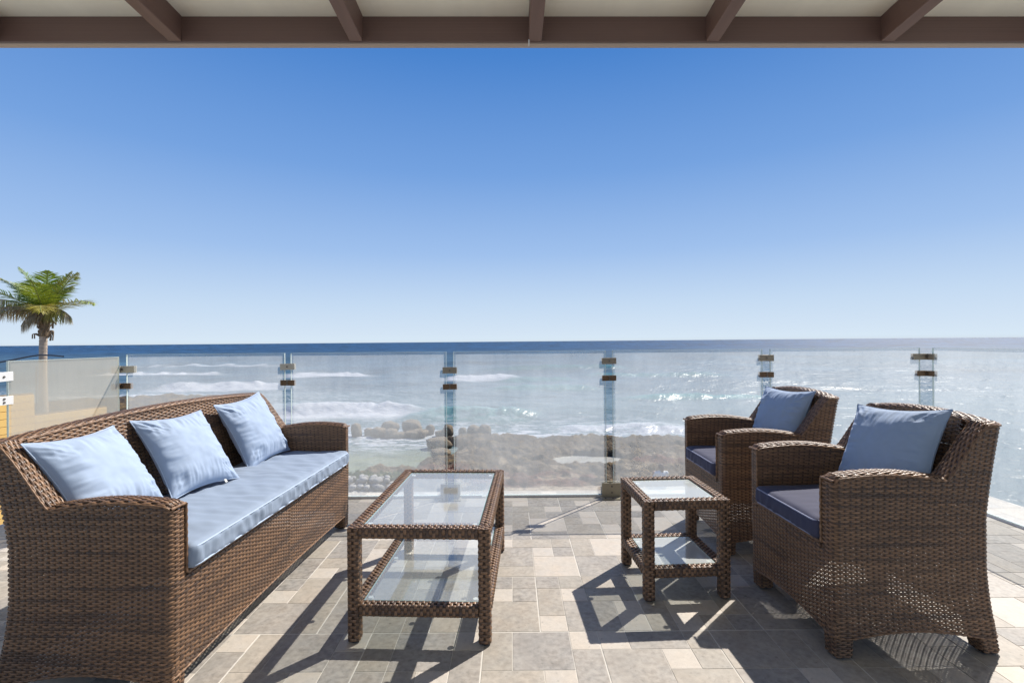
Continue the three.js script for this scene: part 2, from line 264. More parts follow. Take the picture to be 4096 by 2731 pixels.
// ───────────────────────── woven furniture
const WB = [[0.215, 0.122, 0.068], [0.295, 0.172, 0.094], [0.095, 0.060, 0.043], [0.255, 0.147, 0.082], [0.065, 0.045, 0.036]];
class Weave {
  constructor(seed) { this.p = []; this.n = []; this.c = []; this.i = []; this.r = rng(seed); this.ph = seed * 1.7; }
  // P(u, v, out) gives the surface; wefts run along u, stakes along v
  surface(P, { u0, u1, v0, v1, inside = () => true, flip = 1, row = 0.0078, stake = 0.023, width = 0.0078, amp = 0.0020, seg = 4 }) {
    const a = new THREE.Vector3(), b = new THREE.Vector3(), c = new THREE.Vector3(), n = new THREE.Vector3(), tu = new THREE.Vector3(), tv = new THREE.Vector3(), q = new THREE.Vector3(), nn = new THREE.Vector3();
    const frame = (u, v) => { P(u, v, a); P(u + 0.002, v, b); P(u, v + 0.002, c); tu.subVectors(b, a).normalize(); tv.subVectors(c, a).normalize(); n.crossVectors(tu, tv).normalize().multiplyScalar(flip); };
    const rows = Math.max(1, Math.round((v1 - v0) / row)), dr = (v1 - v0) / rows, step = stake / seg, w = Math.min(width, dr * 1.0);
    for (let k = 0; k < rows; k++) {
      const v = v0 + (k + 0.5) * dr, tone = clamp(0.55 * this.r() + 0.24 + 0.9 * noise(k * 0.13, this.ph, 3)), base = WB[tone < 0.4 ? 0 : tone < 0.58 ? 3 : tone < 0.75 ? 1 : tone < 0.92 ? 2 : 4], ph = this.r() * 50, wob = (this.r() - 0.5) * 0.0008;
      let run = -1; const m = Math.round((u1 - u0) / step);
      for (let s = 0; s <= m; s++) {
        const u = u0 + (s * (u1 - u0)) / m, ok = inside(u, v);
        if (!ok) { run = -1; continue; }
        frame(u, v);
        const ang = (u / stake) * Math.PI + (k % 2) * Math.PI, cs = Math.cos(ang), hgt = amp * Math.sign(cs) * Math.pow(Math.abs(cs), 0.75), slope = -amp * Math.sin(ang) * (Math.PI / stake);
        const cell = Math.floor(u / stake + 0.5), shade = 0.86 + 0.28 * (((Math.sin(cell * 12.9898 + k * 78.233) * 43758.5453) % 1 + 1) % 1), mix = clamp(0.5 + 1.4 * noise(u * 5 + ph, k * 0.31));
        const f = clamp(0.5 + 0.95 * noise(u * 3.1 + ph, k * 0.37, this.ph) + 0.55 * (tone - 0.5)), A0 = f < 0.5 ? WB[2] : WB[0], A1 = f < 0.5 ? WB[0] : WB[3], fr = f < 0.5 ? f * 2 : f * 2 - 1;
        const at = this.p.length / 3;
        for (let e = -1; e <= 1; e++) {
          q.copy(a).addScaledVector(n, hgt + (e ? -0.0010 : 0.0003)).addScaledVector(tv, e * w * 0.5 + wob);
          nn.copy(n).addScaledVector(tu, -slope * 0.9).addScaledVector(tv, e * 0.75).normalize();
          this.p.push(q.x, q.y, q.z); this.n.push(nn.x, nn.y, nn.z);
          for (let t = 0; t < 3; t++) this.c.push(lerp(lerp(A0[t], A1[t], fr), base[t], 0.25 * mix) * shade);
        }
        if (run >= 0) for (let e = 0; e < 2; e++) { const A = run + e, B = run + e + 1, C = at + e, D = at + e + 1; flip > 0 ? this.i.push(A, C, B, B, C, D) : this.i.push(A, B, C, B, D, C); }
        run = at;
      }
    }
    // stakes
    const ns = Math.floor(u1 / stake);
    for (let j = Math.ceil(u0 / stake); j <= ns; j++) {
      const u = j * stake, sc = 0.75 + 0.3 * this.r(), m = Math.max(1, Math.round((v1 - v0) / (dr * 1.0))); let run = -1;
      for (let s = 0; s <= m; s++) {
        const v = v0 + (s * (v1 - v0)) / m;
        if (!inside(u, v)) { run = -1; continue; }
        frame(u, v);
        const at = this.p.length / 3;
        for (let e = -1; e <= 1; e += 2) {
          q.copy(a).addScaledVector(n, -0.0004).addScaledVector(tu, e * 0.0042);
          nn.copy(n).addScaledVector(tu, e * 0.5).normalize();
          this.p.push(q.x, q.y, q.z); this.n.push(nn.x, nn.y, nn.z); this.c.push(WB[2][0] * sc, WB[2][1] * sc, WB[2][2] * sc);
        }
        if (run >= 0) flip > 0 ? this.i.push(run, run + 1, at, at, run + 1, at + 1) : this.i.push(run, at, run + 1, at, at + 1, run + 1);
        run = at;
      }
    }
    return this;
  }
  // a plain solid piece (a core behind the weave, a border strand) in one colour
  solid(g, rgb) {
    const q = g.index ? g.toNonIndexed() : g, at = this.p.length / 3, P = q.attributes.position.array, N = q.attributes.normal.array;
    for (let k = 0; k < P.length; k++) { this.p.push(P[k]); this.n.push(N[k]); }
    for (let k = 0; k < P.length / 3; k++) { this.c.push(...rgb); this.i.push(at + k); }
    return this;
  }
  // border strand twisted along a line of points
  braid(pts, r) {
    const curve = new THREE.CatmullRomCurve3(pts, false, 'centripetal'), len = curve.getLength(), n = Math.max(4, Math.round(len / 0.012));
    const g = new THREE.TubeGeometry(curve, n, r, 5, false), at = this.p.length / 3, P = g.attributes.position, N = g.attributes.normal;
    for (let k = 0; k < P.count; k++) {
      const ring = Math.floor(k / 6), bulge = ring % 2 ? 0.0012 : -0.0006;
      this.p.push(P.getX(k) + N.getX(k) * bulge, P.getY(k) + N.getY(k) * bulge, P.getZ(k) + N.getZ(k) * bulge); this.n.push(N.getX(k), N.getY(k), N.getZ(k));
      const c = WB[Math.floor(ring / 2) % 2 ? 0 : 3], f = ring % 2 ? 1.1 : 0.7; this.c.push(c[0] * f, c[1] * f, c[2] * f);
    }
    for (const k of g.index.array) this.i.push(at + k);
    return this;
  }
  geo() {
    const g = new THREE.BufferGeometry();
    g.setAttribute('position', new THREE.Float32BufferAttribute(this.p, 3)); g.setAttribute('normal', new THREE.Float32BufferAttribute(this.n, 3)); g.setAttribute('color', new THREE.Float32BufferAttribute(this.c, 3)); g.setIndex(this.i);
    return g;
  }
}
const wicker = new THREE.MeshPhysicalMaterial({ vertexColors: true, roughness: 0.42, specularIntensity: 0.8, side: THREE.DoubleSide });
wicker.name = 'wicker';

// a point on a rounded rectangle (half sizes hx, hz; corner r), s metres round it from the middle of the side +z, going to +x
function roundRect(s, hx, hz, r, out) {
  const a = hx - r, b = hz - r, arc = (Math.PI / 2) * r, total = 4 * a + 4 * b + 4 * arc; s = ((s % total) + total) % total;
  const L = [[a, 0], [arc, 1], [2 * b, 2], [arc, 3], [2 * a, 4], [arc, 5], [2 * b, 6], [arc, 7], [a, 8]];
  for (const [len, k] of L) {
    if (s <= len || k === 8) {
      const t = s / r;
      if (k === 0) out.set(s, 0, hz); else if (k === 1) out.set(a + r * Math.sin(t), 0, b + r * Math.cos(t)); else if (k === 2) out.set(hx, 0, b - s); else if (k === 3) out.set(a + r * Math.cos(t), 0, -b - r * Math.sin(t));
      else if (k === 4) out.set(a - s, 0, -hz); else if (k === 5) out.set(-a - r * Math.sin(t), 0, -b - r * Math.cos(t)); else if (k === 6) out.set(-hx, 0, -b + s); else if (k === 7) out.set(-a - r * Math.cos(t), 0, b + r * Math.sin(t)); else out.set(-a + s, 0, hz);
      return out;
    }
    s -= len;
  }
}
const roundRectLength = (hx, hz, r) => 4 * (hx - r) + 4 * (hz - r) + 2 * Math.PI * r;

// seat shell for the armchairs and the sofa: local +z is the front, x the width; the front stands at z = 0
function seatShell(root, { W, D, arm, seed, backRise, flare = 0.058, thick = 0.07, seatTop = 0.405, armUp = [0.664, 0.677, 0.652], backTop = 0.853, frontArch = 0.018 }) {
  const wing0 = 0.70, wing1 = 0.905, DinTop = D - thick, DinSeat = D - thick - 0.085;
  const zb = (y) => -(D - flare + (flare + 0.002) * Math.max(0, (y - 0.5) / 0.36) ** 1.25 + (flare - 0.003) * clamp((0.34 - y) / 0.34) ** 1.6), zf = (y) => -0.006 * clamp((0.4 - y) / 0.4);
  const Tside = (t) => (t < wing0 ? armUp[0] + (armUp[2] - armUp[0]) * (t / wing0) + (armUp[1] - (armUp[0] + armUp[2]) / 2) * Math.sin((Math.PI * t) / wing0) - 0.012 * clamp(1 - t / 0.05) ** 2 : t < wing1 ? lerp(armUp[2], backTop, smooth(0, 1, (t - wing0) / (wing1 - wing0)) * 0.35 + 0.65 * ((t - wing0) / (wing1 - wing0))) : backTop);
  const Tback = (x) => backTop + backRise * (1 - (2 * x / W) ** 2);
  const hx = W / 2, hz = D / 2, r = 0.026, total = roundRectLength(hx, hz, r), p = new THREE.Vector3();
  const shellTop = (x, t) => (t < 0.04 && Math.abs(x) < hx - arm ? seatTop : t > 0.97 ? Tback(x) : Tside(t));
  const shellBottom = (x, t) => (t < 0.04 ? 0.082 + frontArch * Math.max(0, 1 - (x / (hx - 0.07)) ** 2) : t > 0.97 ? 0.07 : 0.080 + 0.027 * Math.sin(Math.PI * clamp((t - 0.1) / 0.8)) - 0.014 * t);
  const outer = (s, y, o) => { roundRect(s, hx, hz, r, o); const t = (hz - o.z) / D, a = zf(y), b = zb(y); o.z = a + (b - a) * t; o.y = y; return o; };
  const w = new Weave(seed);
  w.surface(outer, { u0: 0, u1: total, v0: 0.05, v1: backTop + backRise + 0.01, inside: (s, y) => { roundRect(s, hx, hz, r, p); const t = (hz - p.z) / D; return y < shellTop(p.x, t) - 0.009 && y > shellBottom(p.x, t); } });
  const shell = stuffPart('woven_shell', w.geo(), wicker, root);
  // lining: inside of the arms and of the back, one U
  const ix = hx - arm, rin = 0.045, Lin = DinSeat, uLen = 2 * (Lin - rin) + 2 * (ix - rin) + Math.PI * rin;
  const Uin = (u, y, o) => {   // from the front of the +x arm to the back, across, and forward again
    const k = lerp(DinSeat, DinTop, clamp((y - seatTop) / (backTop - seatTop))) / DinSeat, a = Lin - rin, arc = (Math.PI / 2) * rin, c = 2 * (ix - rin);
    if (u < a) o.set(ix, y, -u); else if (u < a + arc) { const t = (u - a) / rin; o.set(ix - rin + rin * Math.cos(t), y, -a - rin * Math.sin(t)); } else if (u < a + arc + c) o.set(ix - rin - (u - a - arc), y, -Lin);
    else if (u < a + 2 * arc + c) { const t = (u - a - arc - c) / rin; o.set(-ix + rin - rin * Math.sin(t), y, -a - rin * Math.cos(t)); } else o.set(-ix, y, -a + (u - a - 2 * arc - c));
    o.z *= k; return o;
  };
  const Tin = (u, y) => { const a = Lin - rin * 0.4; if (u < a || u > uLen - a) { const k = lerp(DinSeat, DinTop, clamp((y - seatTop) / (backTop - seatTop))) / DinSeat; return Tside((Math.min(u, uLen - u) * k) / -zb(y)); } return Tback((0.5 - (u - a) / (uLen - 2 * a)) * 2 * ix); };
  const li = new Weave(seed + 1);
  li.surface(Uin, { u0: 0, u1: uLen, v0: seatTop - 0.02, v1: backTop + backRise + 0.01, flip: -1, inside: (u, y) => y < Tin(u, y) - 0.007 });
  stuffPart('woven_lining', li.geo(), wicker, root);
  // rim: over the arms, up the wings, along the top of the back
  const zi = (y) => lerp(DinSeat, DinTop, clamp((y - seatTop) / (backTop - seatTop)));
  const o1 = new THREE.Vector3(), o2 = new THREE.Vector3();
  const stationsSide = [], N = 60;
  const rimPair = (f, A, B) => {   // f in 0..3: arm, back, arm
    const rounded = () => { const cx = hx - r, dz = A.z - zb(A.y), df = zf(A.y) - A.z, sx = Math.sign(A.x); const q = dz < r ? r - dz : df < r ? -(r - df) : 0, px = Math.abs(A.x) - cx; if (q && px > 0) { const l = Math.hypot(q, px) / r; const zc = q > 0 ? zb(A.y) + r : zf(A.y) - r; A.set(sx * (cx + px / l), A.y, zc - q / l); } };
    if (f < 1 || f > 2) { const t = f < 1 ? f : 3 - f, sx = f < 1 ? 1 : -1, y = Tside(t); A.set(sx * hx, y, zf(y) + (zb(y) - zf(y)) * t); B.set(sx * ix, y, Math.max(A.z, -zi(y))); } else { const g = f - 1, x = 1 - 2 * g, y = Tback(x * hx); A.set(x * hx, y, zb(y)); B.set(x * ix, y, -zi(y)); }
    rounded();
  };
  // arc length table along the middle of the rim
  const fs = [], ls = []; let Lr = 0; const m0 = new THREE.Vector3(), m1 = new THREE.Vector3();
  for (let k = 0; k <= 600; k++) { const f = (3 * k) / 600; rimPair(f, o1, o2); m1.addVectors(o1, o2).multiplyScalar(0.5); if (k) Lr += m1.distanceTo(m0); m0.copy(m1); fs.push(f); ls.push(Lr); }
  const fOf = (u) => { let lo = 0, hi = 600; while (hi - lo > 1) { const md = (lo + hi) >> 1; ls[md] < u ? (lo = md) : (hi = md); } return fs[lo] + (fs[hi] - fs[lo]) * clamp((u - ls[lo]) / Math.max(1e-6, ls[hi] - ls[lo])); };
  const rw = arm + 0.006;
  const rim = (u, v, o) => { rimPair(fOf(clamp(u, 0, Lr)), o1, o2); const g = clamp(v / rw, -0.05, 1.05); o.lerpVectors(o1, o2, g); o.y += 0.005 * (1 - (2 * g - 1) ** 2) - 0.006 * (2 * g - 1) ** 6; return o; };
  const rm = new Weave(seed + 2);
  rm.surface(rim, { u0: 0, u1: Lr, v0: 0, v1: rw, flip: 1, row: 0.0085 });
  const edge = (which, dy) => { const pts = []; for (let k = 0; k <= 150; k++) { rimPair((3 * k) / 150, o1, o2); const q = (which ? o2 : o1).clone(); q.y += dy; pts.push(q); } return pts; };
  rm.braid(edge(0, -0.007), 0.0034); rm.braid(edge(1, -0.007), 0.0034);
  // seat front edge and arm front edges
  rm.braid([new THREE.Vector3(-ix, seatTop, 0.002), new THREE.Vector3(0, seatTop, 0.003), new THREE.Vector3(ix, seatTop, 0.002)], 0.006);
  for (const s of [-1, 1]) { rm.braid([new THREE.Vector3(s * ix, seatTop, 0.002), new THREE.Vector3(s * ix, armUp[0] - 0.014, 0.002)], 0.005); rm.braid([new THREE.Vector3(s * ix, armUp[0] - 0.012, 0.001), new THREE.Vector3(s * hx, armUp[0] - 0.012, 0.001)], 0.005); }
  // bottom border
  { const pts = []; for (let k = 0; k <= 240; k++) { const s = (total * k) / 240; roundRect(s, hx, hz, r, p); const t = (hz - p.z) / D; const y = shellBottom(p.x, t), q = new THREE.Vector3(); outer(s, y, q); pts.push(q); } rm.braid(pts, 0.0036); }
  stuffPart('woven_rim', rm.geo(), wicker, root);
  // seat deck under the cushion
  part('seat_deck', box(2 * ix - 0.004, 0.02, DinSeat - 0.02, 0, seatTop - 0.012, -DinSeat / 2 - 0.004), std([0.05, 0.035, 0.028], 0.8), root);
  // legs
  for (const sx of [-1, 1]) for (const back of [0, 1]) {
    const lw = new Weave(seed + 5 + back), a = 0.037, h = 0.13, lean = 0;
    const bx = sx * (hx - a - 0.002), bz = back ? zb(0.1) + a + 0.002 : -a - 0.004;
    lw.surface((s, y, o) => { const k = 0.97 - 0.09 * (1 - y / h); roundRect(s, a, a, 0.013, o); o.x *= k; o.z *= k; o.x += bx; o.z += back ? zb(y) + a + 0.002 : bz; o.y = y; return o; }, { u0: 0, u1: roundRectLength(a, a, 0.013), v0: 0.008, v1: h, stake: 0.0205 });
    for (let k = 0; k < 4; k++) lw.solid(box(a * 1.55, h / 4, a * 1.55, bx, 0.008 + (k + 0.5) * (h - 0.01) / 4, back ? zb(0.008 + (k + 0.5) * h / 4) + a + 0.002 : bz), [0.03, 0.022, 0.018]);
    const leg = part('leg', lw.geo(), wicker, root);
    part('foot_cap', cyl(0.022, 0.024, 0.012, bx, 0.006, back ? zb(0) + a : bz, 12), std([0.02, 0.02, 0.02], 0.6), leg);
  }
  return root;
}

// cushions -----------------------------------------------------------------
const clothTex = tex(256, (u, v) => { const k = 0.93 + 0.07 * fbm(u * 5, v * 5, 3, 3) + 0.035 * Math.sin(u * 256 * 1.57) * Math.sin(v * 256 * 1.57) + 0.03 * noise(u * 120, v * 120); return [k, k, k]; });
const cloth = (rgb, rep = 3) => { const m = clothTex.clone(); m.repeat.set(rep, rep); m.needsUpdate = true; return phys(rgb, 0.85, { map: m, sheen: 0.35, sheenRoughness: 0.6, sheenColor: new THREE.Color(0.8, 0.85, 1) }); };
function boxCushion(w, h, d, r, wr, seed) {   // centred on x, bottom at y = 0, front at z = 0
  const g = mergeVertices(new THREE.BoxGeometry(w, h, d, Math.round(w / 0.012), Math.max(6, Math.round(h / 0.008)), Math.round(d / 0.012)).deleteAttribute('normal').deleteAttribute('uv'), 1e-5);
  const P = g.attributes.position, v = new THREE.Vector3(), n = new THREE.Vector3(), uv = [];
  for (let i = 0; i < P.count; i++) {
    v.fromBufferAttribute(P, i); uv.push(v.x, v.z + v.y);
    const ux = v.x / (w / 2), uy = v.y / (h / 2), uz = v.z / (d / 2);
    n.set(clamp(v.x, -w / 2 + r, w / 2 - r), clamp(v.y, -h / 2 + r, h / 2 - r), clamp(v.z, -d / 2 + r, d / 2 - r));
    const q = v.clone().sub(n), L = q.length(); if (L > 1e-6) v.copy(n).addScaledVector(q, r / Math.max(L, r * 0.999 || 1)); q.normalize();
    // stuffing lifts the top, folds run in from the edges
    const ex = 1 - Math.abs(ux), ez = 1 - Math.abs(uz);
    if (uy > 0) v.y += 0.010 * (1 - ux ** 4) * (1 - uz ** 4) * uy + wr * uy * (0.8 * fbm(v.x * 9 + seed, v.z * 3.2, seed, 3) + 0.5 * noise(v.x * 26, v.z * 5, seed + 2) * smooth(0.0, 0.2, ez) + 0.4 * noise(v.x * 14 + v.z * 9, v.z * 7, seed + 8));
    if (Math.abs(uz) > 0.93) v.z += Math.sign(uz) * wr * 0.9 * (noise(v.x * 38, v.y * 16, seed) + 0.5 * noise(v.x * 80, v.y * 8, seed + 4)) * (1 - Math.abs(uy) ** 6);
    if (Math.abs(ux) > 0.98) v.x += Math.sign(ux) * wr * 0.8 * noise(v.z * 38, v.y * 16, seed);
    P.setXYZ(i, v.x, v.y + h / 2, v.z - d / 2);
  }
  g.setAttribute('uv', new THREE.Float32BufferAttribute(uv, 2)); g.computeVertexNormals(); return g;
}
function piping(w, d, y, r, rad, inset) {
  const pts = [], hx = w / 2 - inset, hz = d / 2 - inset; const L = roundRectLength(hx, hz, r), o = new THREE.Vector3();
  for (let k = 0; k < 160; k++) { roundRect((L * k) / 160, hx, hz, r, o); pts.push([o.x, y, o.z - d / 2]); }
  return tube(pts, rad, 320, 6, true);
}
function pillow(w, h, t, seed) {
  const n = 72, pos = [], uv = [], idx = [], rs = rng(seed), folds = [];
  for (let k = 0; k < 14; k++) folds.push([rs() * 4, rs() * 0.5 + 0.25, rs() * 2 - 1, 0.3 + rs() * 0.7]);
  for (const side of [1, -1]) {
    const at = pos.length / 3;
    for (let j = 0; j <= n; j++) for (let i = 0; i <= n; i++) {
      const u = -1 + (2 * i) / n, v = -1 + (2 * j) / n, au = Math.abs(u), av = Math.abs(v);
      const pinchX = 1 - 0.11 * (1 - v * v) ** 1.1 * au ** 2 , pinchY = 1 - 0.11 * (1 - u * u) ** 1.1 * av ** 2;
      const body = Math.pow(1 - au ** 2.6, 0.62) * Math.pow(1 - av ** 2.6, 0.62);
      let z = t * 0.5 * body;
      // puckers where the seam gathers and drag lines into the corners
      const nearX = smooth(0.3, 0.7, au) * (1 - smooth(0.78, 0.97, au)), nearY = smooth(0.3, 0.7, av) * (1 - smooth(0.78, 0.97, av));
      z += 0.0075 * (1 - av ** 6) * nearX * (noise(v * 5 + seed, u * 1.3, side) + 0.6 * noise(v * 15, u * 2 + seed, 4)) + 0.0075 * (1 - au ** 6) * nearY * (noise(u * 5 + seed, v * 1.3, side + 6) + 0.6 * noise(u * 15, v * 2 + seed, 9));
      const cd = Math.abs(au - av), cr = smooth(0.35, 0.9, Math.min(au, av)); z += 0.014 * cr * noise((u - v * Math.sign(u * v)) * 9, Math.min(au, av) * 2, seed + Math.sign(u) + 3 * Math.sign(v)) * (1 - Math.max(au, av) ** 8);
      z += 0.012 * fbm(u * 1.7 + seed, v * 1.7, side * 2, 3) * body;
      pos.push((w / 2) * u * pinchX, (h / 2) * v * pinchY - 0.006 * (1 - av) * (1 - au), side * Math.max(z, 0)); uv.push(u * 0.5 * w * 2, v * 0.5 * h * 2);
    }
    for (let j = 0; j < n; j++) for (let i = 0; i < n; i++) { const a = at + j * (n + 1) + i, b = a + 1, c = a + n + 1, d = c + 1; side > 0 ? idx.push(a, b, c, b, d, c) : idx.push(a, c, b, b, c, d); }
  }
  let g = new THREE.BufferGeometry(); g.setAttribute('position', new THREE.Float32BufferAttribute(pos, 3)); g.setAttribute('uv', new THREE.Float32BufferAttribute(uv, 2)); g.setIndex(idx); g.computeVertexNormals();
  const seam = []; for (let k = 0; k < 160; k++) { const e = Math.floor(k / 40), f = -1 + (k % 40) / 20; let u, v; if (e === 0) [u, v] = [f, -1]; else if (e === 1) [u, v] = [1, f]; else if (e === 2) [u, v] = [-f, 1]; else [u, v] = [-1, -f]; const au = Math.abs(u), av = Math.abs(v); seam.push([(w / 2) * u * (1 - 0.11 * (1 - v * v) ** 1.1 * au ** 2), (h / 2) * v * (1 - 0.11 * (1 - u * u) ** 1.1 * av ** 2), 0]); }
  return [g, tube(seam, 0.0022, 320, 5, true)];
}
const skyBlue = cloth([0.37, 0.465, 0.62]), seatBlue = cloth([0.27, 0.335, 0.435], 3), navy = cloth([0.052, 0.055, 0.100], 3), chairBlue = cloth([0.34, 0.43, 0.57]);
const seamBlue = std([0.45, 0.55, 0.70], 0.8), seamNavy = std([0.26, 0.28, 0.40], 0.7), tagWhite = std([0.75, 0.75, 0.72], 0.8);

// the sofa stands along the left, facing +x
const sofa = thing('wicker_sofa', 'brown wicker three seat sofa with arched back along the left glass', 'sofa', [-1.078, 0, -2.31], Math.PI / 2 - 0.034);
seatShell(sofa, { W: 1.54, D: 0.637, arm: 0.068, flare: 0.078, thick: 0.056, seed: 11, backRise: 0.03, frontArch: 0.015, armUp: [0.650, 0.663, 0.640], backTop: 0.85 });
// the two armchairs stand on the right, facing -x
const chairA = thing('wicker_armchair', 'near brown wicker armchair, largest in view, beside the small glass table', 'armchair', [1.152, 0, -2.022], -Math.PI / 2 + 0.035, 'brown wicker armchairs');
seatShell(chairA, { W: 0.575, D: 0.645, arm: 0.068, seed: 31, backRise: 0.022 });
const chairB = chairA.clone(); chairB.name = numbered('wicker_armchair'); scene.add(chairB);
tag(chairB, 'far brown wicker armchair in front of the glass, partly behind the side table', 'armchair', 'brown wicker armchairs');
chairB.position.set(1.128, 0, -2.868); chairB.rotation.y = -Math.PI / 2 + 0.005;

function seatCushion(name, label, w, d, h, mat, seam, where, pos, turn, seed, wr) {
  const o = thing(name, label, 'seat cushion', pos, turn, where);
  part('cushion_body', boxCushion(w, h, d, 0.024, wr, seed), mat, o);
  part('piping', mergeGeometries([piping(w, d, h - 0.010, 0.03, 0.0032, 0.004), piping(w, d, 0.012, 0.03, 0.0032, 0.004)]), seam, o);
  return o;
}
// local frames: step from the front of a seat
function inFront(root, x, y, z) { root.updateMatrixWorld(); return new THREE.Vector3(x, y, z).applyMatrix4(root.matrixWorld).toArray(); }
seatCushion('sofa_cushion', 'long grey blue seat cushion with wrinkled front on the wicker sofa', 1.40, 0.53, 0.085, seatBlue, seamBlue, undefined, inFront(sofa, 0, 0.408, 0.028), sofa.rotation.y, 3, 0.011);
const cushA = seatCushion('chair_cushion', 'navy piped seat cushion on the near armchair', 0.43, 0.515, 0.082, navy, seamNavy, 'navy armchair cushions', inFront(chairA, 0, 0.409, 0.022), chairA.rotation.y, 8, 0.006);
const cushB = cushA.clone(); cushB.name = numbered('chair_cushion'); scene.add(cushB); tag(cushB, 'navy piped seat cushion on the far armchair', 'seat cushion', 'navy armchair cushions');
cushB.position.set(...inFront(chairB, 0, 0.409, 0.022)); cushB.rotation.y = chairB.rotation.y;

function throwPillow(label, group, mat, p, w, h, t, k, seed, tagAt) {
  const [g, s] = pillow(w * k, h * k, t, seed);
  const o = thing('throw_pillow', label, 'pillow', [p[0] * k, EYE + (p[1] - EYE) * k, -p[2] * k], 0, group);
  o.rotation.order = 'YXZ'; o.rotation.set(p[4], p[3], p[5]);
  part('pillow_body', g, mat, o); part('seam', s, mat === skyBlue ? seamBlue : std([0.28, 0.36, 0.48], 0.8), o);
  if (tagAt) part('care_tag', box(0.012, 0.03, 0.002, tagAt[0] * w / 2, tagAt[1] * h / 2, 0.004), tagWhite, o, 'white care tag');
}
throwPillow('pale blue pillow beside the near sofa arm, first of three', 'pale blue sofa pillows', skyBlue, [-1.586, 0.668, 1.843, 1.62, -0.60, -0.02], 0.40, 0.39, 0.15, 0.972, 5);
throwPillow('pale blue pillow in the middle of the sofa, between two others', 'pale blue sofa pillows', skyBlue, [-1.507, 0.674, 2.219, 1.355, -0.611, -0.015], 0.36, 0.40, 0.14, 1.0, 17, [0.55, -0.93]);
throwPillow('pale blue pillow farthest along the sofa, leaning at the far arm', 'pale blue sofa pillows', skyBlue, [-1.468, 0.684, 2.721, 1.466, -0.464, 0.081], 0.40, 0.40, 0.14, 1.025, 29, [-0.6, -0.92]);
throwPillow('grey blue pillow standing in the near armchair', 'grey blue armchair pillows', chairBlue, [1.581, 0.705, 2.015, -1.383, -0.45, 0.08], 0.398, 0.385, 0.14, 1, 41, [-0.9, -0.9]);
throwPillow('grey blue pillow standing in the far armchair', 'grey blue armchair pillows', chairBlue, [1.60, 0.705, 2.86, -1.40, -0.36, 0.02], 0.40, 0.36, 0.14, 1, 53);

